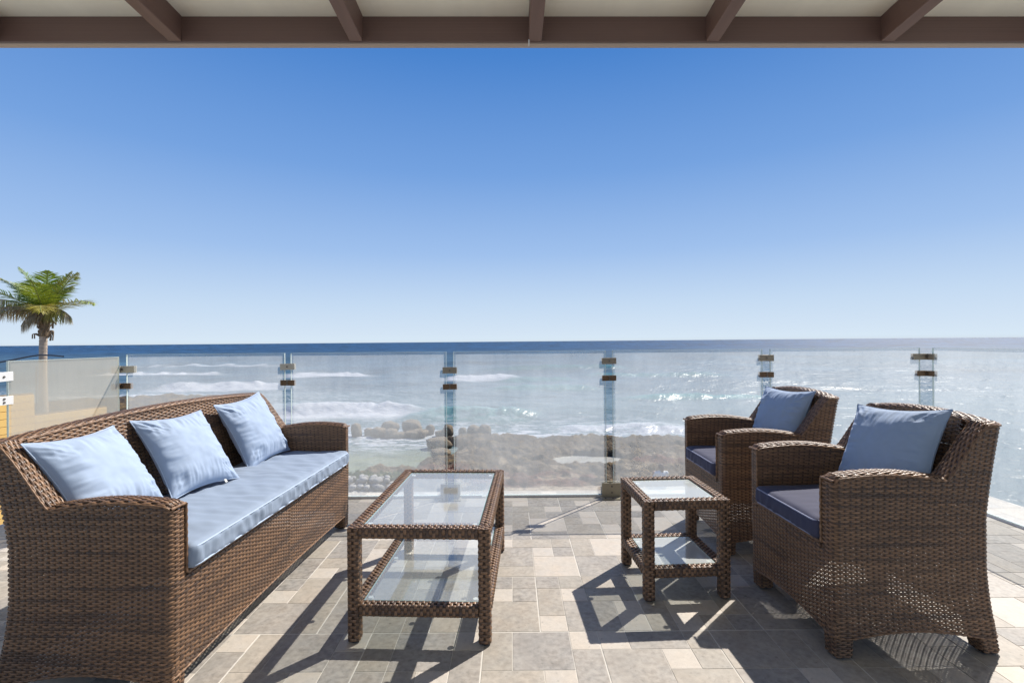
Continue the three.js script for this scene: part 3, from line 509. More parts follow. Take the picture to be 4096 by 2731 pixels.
// ───────────────────────── the two glass topped wicker tables
const tableGlass = phys([0.93, 0.97, 0.965], 0.05, { transmission: 0.80, thickness: 0, ior: 2.1 });
const sideGlass = phys([0.90, 0.95, 0.93], 0.07, { transmission: 0.55, thickness: 0, ior: 1.6 });
const glassEdge = phys([0.35, 0.62, 0.56], 0.2, { transmission: 0.3, thickness: 0 });
const padMat = phys([0.85, 0.86, 0.84], 0.4, { transmission: 0.3, thickness: 0 });
function wickerTable(root, W, L, seed, glass) {   // W along x, L along z
  const b = 0.048, hb = 0.043, H = 0.45, e = 0.006, low = 0.105;
  const bar = (len, axis, x, y, z, sd) => {
    const w = new Weave(sd), hx = b / 2, hy = hb / 2, peri = roundRectLength(hx, hy, 0.01);
    w.surface((s, v, o) => { roundRect(s, hx, hy, 0.01, o); const q = o.x, yy = o.z; if (axis === 'x') o.set(v - len / 2 + x, yy + y, q + z); else o.set(q + x, yy + y, v - len / 2 + z); return o; }, { u0: 0, u1: peri, v0: 0, v1: len, flip: axis === 'x' ? 1 : -1, stake: peri / 10, row: 0.0125, width: 0.0122, amp: 0.0020 });
    w.solid(axis === 'x' ? box(len, hb - e, b - e, x, y, z) : box(b - e, hb - e, len, x, y, z), [0.035, 0.022, 0.016]);
    return w.geo();
  };
  const leg = (x, z, sd) => {
    const w = new Weave(sd), a = b / 2, peri = roundRectLength(a, a, 0.011);
    w.surface((s, v, o) => { roundRect(s, a, a, 0.011, o); o.x += x; o.z += z; o.y = v; return o; }, { u0: 0, u1: peri, v0: 0.008, v1: H - 0.004, stake: peri / 10, row: 0.0122, width: 0.0119, amp: 0.0018 });
    w.solid(box(b - e, H - 0.012, b - e, x, H / 2, z), [0.035, 0.022, 0.016]);
    return w.geo();
  };
  const x = W / 2 - b / 2, z = L / 2 - b / 2, yt = H - hb / 2, yl = low + hb / 2;
  for (const [sx, sz] of [[-1, 1], [1, 1], [1, -1], [-1, -1]]) { const l = part('leg', leg(sx * x, sz * z, seed++), wicker, root); part('foot_cap', cyl(0.016, 0.018, 0.01, sx * x, 0.005, sz * z, 10), std([0.02, 0.02, 0.02], 0.6), l); }
  for (const s of [-1, 1]) {
    part('top_rail', bar(W - 2 * b, 'x', 0, yt, s * z, seed++), wicker, root); part('top_rail', bar(L - 2 * b, 'z', s * x, yt, 0, seed++), wicker, root);
    part('shelf_rail', bar(W - 2 * b, 'x', 0, yl, s * z, seed++), wicker, root); part('shelf_rail', bar(L - 2 * b, 'z', s * x, yl, 0, seed++), wicker, root);
  }
  // top corners: a woven cap over each leg
  for (const [sx, sz] of [[-1, 1], [1, 1], [1, -1], [-1, -1]]) {
    const w = new Weave(seed++); w.surface((u, v, o) => o.set(sx * x - b / 2 + u, H - 0.001, sz * z - b / 2 + v), { u0: 0.002, u1: b - 0.002, v0: 0.002, v1: b - 0.002, flip: -1, stake: 0.0155, row: 0.0105, width: 0.0098, amp: 0.0018 });
    part('corner_cap', w.geo(), wicker, root);
  }
  for (const [name, y] of [['glass_top', H - 0.012], ['glass_shelf', low + hb - 0.008]]) {
    const w = W - 2 * b - 0.004, l = L - 2 * b - 0.004, g = part(name, mergeGeometries([new THREE.PlaneGeometry(w, l).rotateX(-Math.PI / 2).translate(0, y + 0.005, 0)]), glass, root);
    part('glass_edge', plainMerge([box(w, 0.005, 0.002, 0, y + 0.002, l / 2 - 0.001), box(w, 0.005, 0.002, 0, y + 0.002, -l / 2 + 0.001), box(0.002, 0.005, l - 0.005, -w / 2 + 0.001, y + 0.002, 0), box(0.002, 0.005, l - 0.005, w / 2 - 0.001, y + 0.002, 0)]), glassEdge, g);
    for (const [px, pz] of [[-1, -1], [1, -1], [-1, 1], [1, 1], [-1, 0], [1, 0]]) if (pz || L > 0.6) part('pad', cyl(0.010, 0.012, 0.006, px * (w / 2 - 0.018), y - 0.002, pz * (l / 2 - 0.03), 14), padMat, g);
  }
}
const coffee = thing('coffee_table', 'long wicker coffee table with two tiers of clear glass', 'coffee table', [-0.352, 0, -2.281], -0.045);
wickerTable(coffee, 0.562, 0.862, 101, tableGlass);
const side = thing('side_table', 'small square wicker side table with milky glass between the armchairs', 'side table', [0.772, 0, -2.342], 0.052);
wickerTable(side, 0.395, 0.395, 201, sideGlass);

// ───────────────────────── beach, reef and sea (x right, Z away from the terrace)
const SEA = -4.4;
const shoreZ = (X) => 28.0 + 1.1 * noise(X * 0.22, 3.1) + 0.6 * noise(X * 0.9, 8.2) + (X < -13 ? smooth(-13, -32, X) * 22 + 3 * noise(X * 0.15, 1.5) : 0) - smooth(8.5, 19, X) * 26;
const ell = (X, Z, cx, cz, rx, rz, wob = 0.25, f = 0.6) => { const d = Math.hypot((X - cx) / rx, (Z - cz) / rz); return d + wob * fbm(X * f + cx, Z * f, cz, 2); };
const inletD = (X, Z) => ell(X, Z, -8.6, 24.0, 6.0, 5.0, 0.35, 0.5);
const poolD = (X, Z) => Math.min(ell(X, Z, 3.6, 22.0, 2.1, 1.35, 0.5, 0.8), ell(X, Z, 0.9, 21.3, 0.5, 0.3, 0.4, 1.1), ell(X, Z, 9.0, 24.3, 1.2, 0.6, 0.5, 0.9), ell(X, Z, 6.4, 20.0, 0.55, 0.2, 0.4, 1.2));
const weedRed = (X, Z) => 1 - smooth(0.75, 1.1, Math.min(ell(X, Z, 0.4, 18.1, 2.6, 1.2, 0.7, 0.8), ell(X, Z, 6.3, 20.8, 1.4, 0.5, 0.6, 1), ell(X, Z, -2.6, 19.6, 1.5, 0.6, 0.5, 1)));
function ground(X, Z) {
  const ridge = 1 - Math.abs(fbm(X * 0.42 + 3, Z * 0.6, 1.1, 4)) * 3.2, lump = fbm(X * 1.3, Z * 1.6, 4.2, 4), fine = fbm(X * 4.6, Z * 5.2, 7.7, 3);
  let reef = -4.28 + 0.22 * ridge + 0.32 * lump + 0.17 * fine + 0.10 * smooth(26, 20, Z);
  reef += 0.28 * smooth(-14, -24, X);
  const seaward = smooth(shoreZ(X) - 1.2, shoreZ(X) + 1.4, Z); reef -= 1.3 * seaward;
  reef -= 0.75 * (1 - smooth(0.72, 1.08, inletD(X, Z)));
  reef -= 0.55 * (1 - smooth(0.75, 1.05, poolD(X, Z)));
  const sandEdge = 17.0 + 0.28 * (X - 1.5) * smooth(0, 6, X) * 0.2 - 0.55 * smooth(1.0, -3, X) + 0.5 * fbm(X * 0.7, 5, 2, 3), s = smooth(sandEdge + 0.35, sandEdge - 0.25, Z);
  const sand = -3.98 + 0.05 * (17 - Z) * 0.6 + 0.05 * fbm(X * 1.6, Z * 1.6, 9, 3) + 0.02 * fine;
  return [lerp(reef, sand, s) - (X > 8 ? 1.6 * smooth(shoreZ(X) - 1.5, shoreZ(X) + 1.5, Z) : 0), s, lump, fine];
}
function polar(a0, a1, na, rs, f) {
  const pos = [], col = [], uv = [], uv1 = [], idx = [], nr = rs.length;
  for (let j = 0; j < nr; j++) for (let i = 0; i <= na; i++) {
    const a = THREE.MathUtils.degToRad(a0 + ((a1 - a0) * i) / na), X = rs[j] * Math.sin(a), Z = rs[j] * Math.cos(a), o = f(X, Z, j);
    pos.push(X, o[0], -Z); col.push(o[1], o[2], o[3]); uv.push(X * 0.966 + Z * 0.259, Z * 0.966 - X * 0.259); uv1.push(clamp(Math.log(rs[j] / 12) / Math.log(100)), 0.5);
  }
  for (let j = 0; j < nr - 1; j++) for (let i = 0; i < na; i++) { const a = j * (na + 1) + i, b = a + 1, c = a + na + 1, d = c + 1; idx.push(a, b, c, b, d, c); }
  const g = new THREE.BufferGeometry(); g.setAttribute('position', new THREE.Float32BufferAttribute(pos, 3)); g.setAttribute('color', new THREE.Float32BufferAttribute(col, 3)); g.setAttribute('uv', new THREE.Float32BufferAttribute(uv, 2)); g.setAttribute('uv1', new THREE.Float32BufferAttribute(uv1, 2)); g.setIndex(idx); g.computeVertexNormals(); return g;
}
const inverseSteps = (r0, r1, n) => Array.from({ length: n }, (_, k) => 1 / (1 / r0 + (1 / r1 - 1 / r0) * (k / (n - 1))));
{
  const rs = inverseSteps(9, 60, 290);
  const g = polar(-64, 64, 560, rs, (X, Z) => {
    const [y, s, lump, fine] = ground(X, Z), n1 = fbm(X * 0.9, Z * 0.9, 12, 3), n2 = fbm(X * 7, Z * 7, 14, 3);
    let c = [0.082 + 0.05 * n1, 0.054 + 0.032 * n1, 0.026 + 0.012 * n1];
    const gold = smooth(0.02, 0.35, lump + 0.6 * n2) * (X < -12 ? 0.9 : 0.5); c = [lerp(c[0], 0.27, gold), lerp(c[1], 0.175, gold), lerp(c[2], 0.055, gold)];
    const red = weedRed(X, Z) * smooth(-0.35, 0.1, n2 + 0.3); c = [lerp(c[0], 0.14, red), lerp(c[1], 0.05, red), lerp(c[2], 0.026, red)];
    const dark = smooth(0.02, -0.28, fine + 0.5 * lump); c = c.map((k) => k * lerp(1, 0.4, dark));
    const pale = smooth(-0.02, -0.22, lump + 0.4 * n1) * smooth(26, 23, Z) * 0.75; c = [lerp(c[0], 0.36, pale), lerp(c[1], 0.28, pale), lerp(c[2], 0.18, pale)];
    const sc = [0.45 + 0.2 * n2, 0.36 + 0.18 * n2, 0.255 + 0.14 * n2]; const twig = smooth(0.22, 0.34, fbm(X * 3.1, Z * 6, 20, 4)) * 0.6;
    for (let k = 0; k < 3; k++) c[k] = lerp(c[k], lerp(sc[k], [0.16, 0.12, 0.08][k], twig), s);
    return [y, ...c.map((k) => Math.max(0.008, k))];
  });
  const grit = (lo, amp, s) => tex(512, (u, v) => { const a = fbm(u * 18, v * 18, s, 5), b = fbm(u * 60, v * 60, s + 2, 3), k = clamp(lo + amp * (a * 1.2 + b)); return [k, k * 0.97, k * 0.92]; }, { repeat: [1 / 2.6, 1 / 2.6] });
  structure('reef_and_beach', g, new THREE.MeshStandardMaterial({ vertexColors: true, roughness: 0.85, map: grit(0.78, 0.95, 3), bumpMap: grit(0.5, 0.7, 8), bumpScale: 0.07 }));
}
{
  // breakers: x, Z, half length, height, how much of it has broken, depth of the foam towards the shore
  const W = [[-31, 81, 7, 0.9, 1, 3.5], [-37.5, 62.5, 8, 1.0, 1, 3.5], [-4.6, 69, 5, 0.8, 1, 2.6], [3.5, 67, 5, 0.75, 0, 1], [-66, 90, 11, 0.9, 1, 5], [-12.5, 36.6, 5.2, 0.9, 1, 3.8], [-3.0, 34.6, 4.2, 0.95, 0.15, 1], [9.7, 94, 13, 0.9, 0, 1], [3.8, 56.5, 6, 0.6, 0, 1], [-17, 41, 4, 0.6, 0.6, 2], [6.4, 30.6, 3.5, 0.3, 0.9, 1.4], [10, 29.4, 3.0, 0.3, 1, 1.4], [22, 75, 11, 0.7, 0, 1], [-80, 120, 20, 0.9, 0.8, 4], [18, 46, 7, 0.5, 0, 1]];
  const rs = inverseSteps(13, 26000, 380);
  const g = polar(-62, 62, 620, rs, (X, Z, j) => {
    const dr = j + 1 < rs.length ? rs[j + 1] - rs[j] : 5000, keep = (wl) => 1 - smooth(wl * 0.22, wl * 0.6, dr);
    let h = 0, foam = 0, glass = 0;
    const calm = smooth(26, 42, Z), offs = smooth(1.1, 0.8, inletD(X, Z));
    for (const [wl, a, dx, ph] of [[31, 0.20, 0.12, 0], [19, 0.13, -0.2, 2], [11, 0.085, 0.3, 4], [6.3, 0.05, -0.42, 1], [3.7, 0.03, 0.55, 3]]) { const k = keep(wl); if (k > 0) h += a * k * calm * Math.sin(((Z + dx * X + 3.0 * fbm(X * 0.03, Z * 0.03, wl, 2) * 4) / wl) * 6.2832 + ph); }
    if (dr < 0.9) h += 0.05 * keep(1.6) * fbm(X * 0.8, Z * 1.1, 3, 3) * (0.35 + 0.65 * calm);
    for (const [wx, wz, hl, wh, br, dep] of W) {
      const e = Math.abs(X - wx) / hl; if (e > 1.5 || Math.abs(Z - wz) > 14) continue;
      const zc = wz + 0.9 * noise(X * 0.22, wz) + 0.05 * (X - wx), d = Z - zc, end = 1 - smooth(0.65, 1.35, e), w = d > 0 ? 1.9 : 0.9;
      h += wh * end * Math.exp(-((d / w) ** 2)) * (0.75 + 0.5 * fbm(X * 0.7, wz, 5, 3));
      glass = Math.max(glass, end * Math.exp(-(((d + 0.3) / 1.1) ** 2)) * (1 - br * 0.8));
      if (br > 0) { const t = smooth(-dep, -dep * 0.5, d) * (1 - smooth(0.1, 0.7, d)), n = fbm(X * 0.9, Z * 0.6, wz + 3, 4); foam = Math.max(foam, br * end * t * smooth(-0.32, 0.06, n + 0.28 * end)); if (dr < 2) h += 0.10 * t * end * br * fbm(X * 2.2, Z * 2.2, wz, 3); }
    }
    // wash: torn foam near the reef and in the inlet
    const sz = shoreZ(X), band = smooth(sz + 9, sz + 0.8, Z) * smooth(sz - 2.4, sz - 0.2, Z), n = fbm(X * 0.75, Z * 1.5, 30, 4), streak = 1 - Math.abs(fbm(X * 0.55 + 2 * n, Z * 1.9, 41, 4)) * 4.5;
    if (dr < 4) foam = Math.max(foam, band * smooth(0.18, 0.62, streak * 0.55 + n * 1.1 + 0.22 * smooth(sz + 2.6, sz, Z)));
    const inl = offs; if (inl > 0) foam = Math.max(foam, inl * smooth(23.4, 26.6, Z + 1.4 * n) * smooth(0.12, 0.55, streak * 0.65 + n));
    if (Z > 40 && Z < 75 && dr < 3) foam = Math.max(foam, 0.45 * smooth(0.55, 0.95, streak) * smooth(75, 45, Z) * (0.35 + 0.65 * smooth(-2, -25, X)));
    const pool = 1 - smooth(0.9, 1.15, poolD(X, Z));
    // colour of the water itself
    const t1 = smooth(34, 75, Z), t2 = smooth(70, 420, Z), patch = fbm(X * 0.02, Z * 0.012, 2, 3) * smooth(40, 90, Z), weed = smooth(-0.05, 0.3, fbm(X * 0.5, Z * 0.7, 51, 3)) * (1 - smooth(27, 30, Z));
    let c = [lerp(lerp(0.100, 0.045, t1), 0.010, t2), lerp(lerp(0.150, 0.090, t1), 0.050, t2), lerp(lerp(0.158, 0.120, t1), 0.115, t2)].map((k) => k * (1 + 0.5 * patch + 0.45 * t1 * (noise(X * 0.21, Z * 0.13, 4) + noise(X * 0.06, Z * 0.031, 9))));
    if (glass > 0) { const q = glass * (Z < 50 ? 0.6 : 0.35); c = [lerp(c[0], 0.07, q), lerp(c[1], 0.30, q), lerp(c[2], 0.27, q)]; }
    if (inl > 0) { const q = inl * (1 - smooth(22.5, 27, Z)) * 0.9; c = [lerp(c[0], 0.21 - 0.09 * weed, q), lerp(c[1], 0.225 - 0.09 * weed, q), lerp(c[2], 0.135 - 0.06 * weed, q)]; }
    if (pool > 0 && Z < 27) c = [lerp(c[0], 0.36, pool), lerp(c[1], 0.34, pool), lerp(c[2], 0.28, pool)];
    foam = clamp(foam); const fl = 0.50;
    return [SEA + h * (1 - 0.8 * (pool > 0.05 && Z < 26 ? 1 : 0)) * (Z < 26 ? 0.35 : 1), lerp(c[0], fl, foam), lerp(c[1], fl * 1.01, foam), lerp(c[2], fl * 1.02, foam)];
  });
  // normal map of wind ripples: whole waves in a tile of 18 m
  const S = 1024, q = rng(5), H = new Float32Array(S * S), sx = new Float32Array(S * S), sy = new Float32Array(S * S), waves = [];
  for (let i = 0; i < 64; i++) { const m = 4 * Math.pow(34, q() ** 0.8), a = (q() - 0.5) * 1.9, kx = Math.round(m * Math.sin(a)), ky = Math.round(m * Math.cos(a)) || 1, k = Math.hypot(kx, ky); waves.push([kx, ky, 0.052 * (0.6 + 0.8 * q()), q() * 6.283, k]); }
  const sinT = new Float32Array(S); for (let i = 0; i < S; i++) sinT[i] = Math.cos((i / S) * 6.28318);
  for (const [kx, ky, slope, ph, k] of waves) { const p0 = Math.round((ph / 6.283) * S); for (let y = 0; y < S; y++) { let v = ((ky * y + p0) % S + S) % S; for (let x = 0; x < S; x++) { const c = sinT[((v + kx * x) % S + S) % S] * slope; sx[y * S + x] += c * kx / k; sy[y * S + x] += c * ky / k; } } }
  const data = new Uint8Array(S * S * 4); for (let i = 0; i < S * S; i++) { const l = 1 / Math.hypot(sx[i], sy[i], 1); data[i * 4] = (-sx[i] * l * 0.5 + 0.5) * 255; data[i * 4 + 1] = (-sy[i] * l * 0.5 + 0.5) * 255; data[i * 4 + 2] = (l * 0.5 + 0.5) * 255; data[i * 4 + 3] = 255; }
  const nm = new THREE.DataTexture(data, S, S, THREE.RGBAFormat); nm.wrapS = nm.wrapT = THREE.RepeatWrapping; nm.magFilter = THREE.LinearFilter; nm.repeat.set(1 / 18, 1 / 18); nm.needsUpdate = true;
  const calmer = new Uint8Array(256 * 4); for (let i = 0; i < 256; i++) { const k = 255 * lerp(0.30, 0.46, smooth(0.2, 0.7, i / 255)); calmer.set([k, k, k, 255], i * 4); }
  const rough = new THREE.DataTexture(calmer, 256, 1, THREE.RGBAFormat); rough.magFilter = THREE.LinearFilter; rough.wrapS = rough.wrapT = THREE.ClampToEdgeWrapping; rough.channel = 1; rough.needsUpdate = true;   // rougher with distance: ripples too small to see there
  structure('sea', g, phys([1, 1, 1], 1, { roughnessMap: rough, vertexColors: true, ior: 1.33, normalMap: nm, normalScale: new THREE.Vector2(0.6, 0.6), specularIntensity: 0.6 }));
}
// boulders along the surf
function rockGeo(seed, sx, sy, sz, detail = 5, rough = 0.34) {
  const g = mergeVertices(new THREE.IcosahedronGeometry(1, detail).deleteAttribute('normal').deleteAttribute('uv')), P = g.attributes.position, v = new THREE.Vector3();
  for (let i = 0; i < P.count; i++) {
    v.fromBufferAttribute(P, i);
    const cut = Math.max(Math.abs(v.x * 0.9 + v.y * 0.3), Math.abs(v.y), Math.abs(v.z * 0.95 - v.x * 0.25)), k = lerp(1, 0.86 / cut, 0.35) + rough * fbm(v.x * 1.3 + seed, v.y * 1.3, v.z * 1.3 + seed, 4) + rough * 0.42 * fbm(v.x * 5, v.y * 5 + seed, v.z * 5, 4);
    P.setXYZ(i, v.x * k * sx, v.y * k * sy, v.z * k * sz);
  }
  g.computeVertexNormals();
  const N = g.attributes.normal, col = []; for (let i = 0; i < P.count; i++) { const n = fbm(P.getX(i) * 3 / sx + seed, P.getY(i) * 3 / sy, P.getZ(i) * 3 / sz, 3), wet = smooth(0.15, -0.55, P.getY(i) / sy + 0.5 * n); col.push(...[0.15, 0.112, 0.068].map((c, k) => c * (1 + 1.0 * n) * lerp(1, [0.40, 0.42, 0.45][k], wet))); }
  g.setAttribute('color', new THREE.Float32BufferAttribute(col, 3)); return g;
}
const rockMat = new THREE.MeshStandardMaterial({ vertexColors: true, roughness: 0.9 });
{
  const B = [
    [-9.35, 28.6, 0.30, 0.50, 'upright tan boulder in the surf close beside the far sofa arm'], [-8.7, 28.9, 0.25, 0.28, 'small brown boulder between the upright boulder and the wide heap'],
    [-8.0, 28.5, 0.48, 0.34, 'wide low brown boulder left of the heap in the surf'], [-7.5, 29.1, 0.52, 0.50, 'flat topped brown boulder behind the tan rock heap'], [-7.15, 28.2, 0.42, 0.32, 'tan sloping boulder in front of the flat topped one'],
    [-6.1, 29.0, 0.60, 0.58, 'biggest rounded boulder standing highest in the surf'], [-5.7, 28.5, 0.75, 0.26, 'long dark boulder under the biggest one'], [-5.4, 28.0, 0.30, 0.28, 'small round tan boulder in front of the long dark one'],
    [-5.0, 28.9, 0.26, 0.38, 'pale pointed boulder at the end of the row, right of the biggest'], [-6.6, 28.1, 0.40, 0.20, 'low wet boulder at the water before the biggest one'], [-4.25, 28.4, 0.36, 0.22, 'flat dark rock awash between the row and the glass gap'],
    [-3.85, 28.5, 0.34, 0.42, 'jagged golden boulder seen in the gap between two glass panels'], [-3.0, 28.6, 0.24, 0.30, 'small grey boulder just right of the glass gap'], [-2.35, 28.5, 0.38, 0.40, 'squared brown boulder on the reef edge, left of a pair'], [-1.65, 28.4, 0.36, 0.42, 'squared brown boulder on the reef edge, right of a pair'],
    [-3.9, 25.2, 0.62, 0.36, 'shaggy weed covered boulder at the inlet mouth'], [-3.5, 23.0, 0.55, 0.30, 'low weed covered boulder on the inlet bank above the red weed'],
  ];
  B.forEach(([x, z, s, h, label], i) => {
    const m = part('boulder', rockGeo(i * 3.17 + 1, s, h, s * 0.9), rockMat, scene); m.position.set(x, SEA + h * 0.62, -z); m.rotation.y = i * 1.3; tag(m, label, 'boulder', 'boulders at the edge of the surf');
  });
}
// pale cobbles heaped below the terrace, and the shrubs behind them
{
  const mats = [[0.30, 0.285, 0.26], [0.24, 0.23, 0.21], [0.35, 0.335, 0.30]].map((c) => std(c, 0.9));
  const shapes = [0, 1, 2, 3].map((k) => { const g = rockGeo(40 + k * 5, 0.16, 0.105, 0.13, 3, 0.16); g.deleteAttribute('color'); return g; });
  const q = rng(91); let n = 0;
  for (let layer = 0; layer < 3; layer++) for (let i = 0; i < 11 - layer; i++) for (let d = 0; d < 2; d++) {
    const m = part('cobble', shapes[n % 4], mats[Math.floor(q() * 3)], scene); n++;
    m.position.set(-6.6 + i * 0.25 + layer * 0.1 + (q() - 0.5) * 0.12, -3.94 + layer * 0.17 + (q() - 0.5) * 0.05, -(16.15 + d * 0.28 + layer * 0.22 + (q() - 0.5) * 0.1)); m.rotation.set((q() - 0.5) * 0.7, q() * 6, (q() - 0.5) * 0.7); m.scale.setScalar(0.72 + 0.4 * q());
    tag(m, 'pale rounded cobble in the heap below the terrace, before the green shrubs', 'stone', 'pale cobbles heaped below the glass');
  }
}
const leafMat = new THREE.MeshPhysicalMaterial({ vertexColors: true, roughness: 0.6, side: THREE.DoubleSide, transmission: 0.5, thickness: 0 });
{
  // ground shrubs: many small leaves through low mounds
  const q = rng(33), pos = [], col = [], a = new THREE.Vector3(), b = new THREE.Vector3(), c = new THREE.Vector3();
  const blob = (X, Z, rx, ry, rz, n) => { for (let i = 0; i < n; i++) {
    const u = q() * 6.283, w = Math.acos(1 - q()), r = 0.55 + 0.5 * q(), gx = X + rx * r * Math.sin(w) * Math.cos(u), gy = -3.84 + ry * r * Math.cos(w) * (0.7 + 0.5 * noise(X + u, Z)), gz = -(Z + rz * r * Math.sin(w) * Math.sin(u)), s = 0.05 + 0.04 * q();
    a.set(q() - 0.5, q() - 0.1, q() - 0.5).normalize(); b.set(q() - 0.5, q() - 0.5, q() - 0.5).cross(a).normalize(); const k = 0.6 + 0.7 * q();
    for (const [f, g] of [[-1, 0], [0, 0.42], [1, 0], [-1, 0], [1, 0], [0, -0.42]]) { pos.push(gx + (a.x * f + b.x * g) * s, gy + (a.y * f + b.y * g) * s, gz + (a.z * f + b.z * g) * s); col.push(0.13 * k, 0.20 * k, 0.05 * k); }
  } };
  for (let i = 0; i < 15; i++) blob(-8.6 + i * 0.33, 17.0 + 0.4 * q(), 0.32 + 0.1 * q(), 0.36 + 0.16 * q(), 0.4, 520);
  for (let i = 0; i < 12; i++) blob(-20.5 - q() * 4, 22 + q() * 4, 0.8, 0.45, 0.8, 260);
  const g = new THREE.BufferGeometry(); g.setAttribute('position', new THREE.Float32BufferAttribute(pos, 3)); g.setAttribute('color', new THREE.Float32BufferAttribute(col, 3)); g.computeVertexNormals();
  const o = part('green_shrubs', g, leafMat, scene); o.userData.kind = 'stuff'; o.userData.label = 'low green leafy shrubs behind the pale cobbles'; o.userData.category = 'shrubs';
}
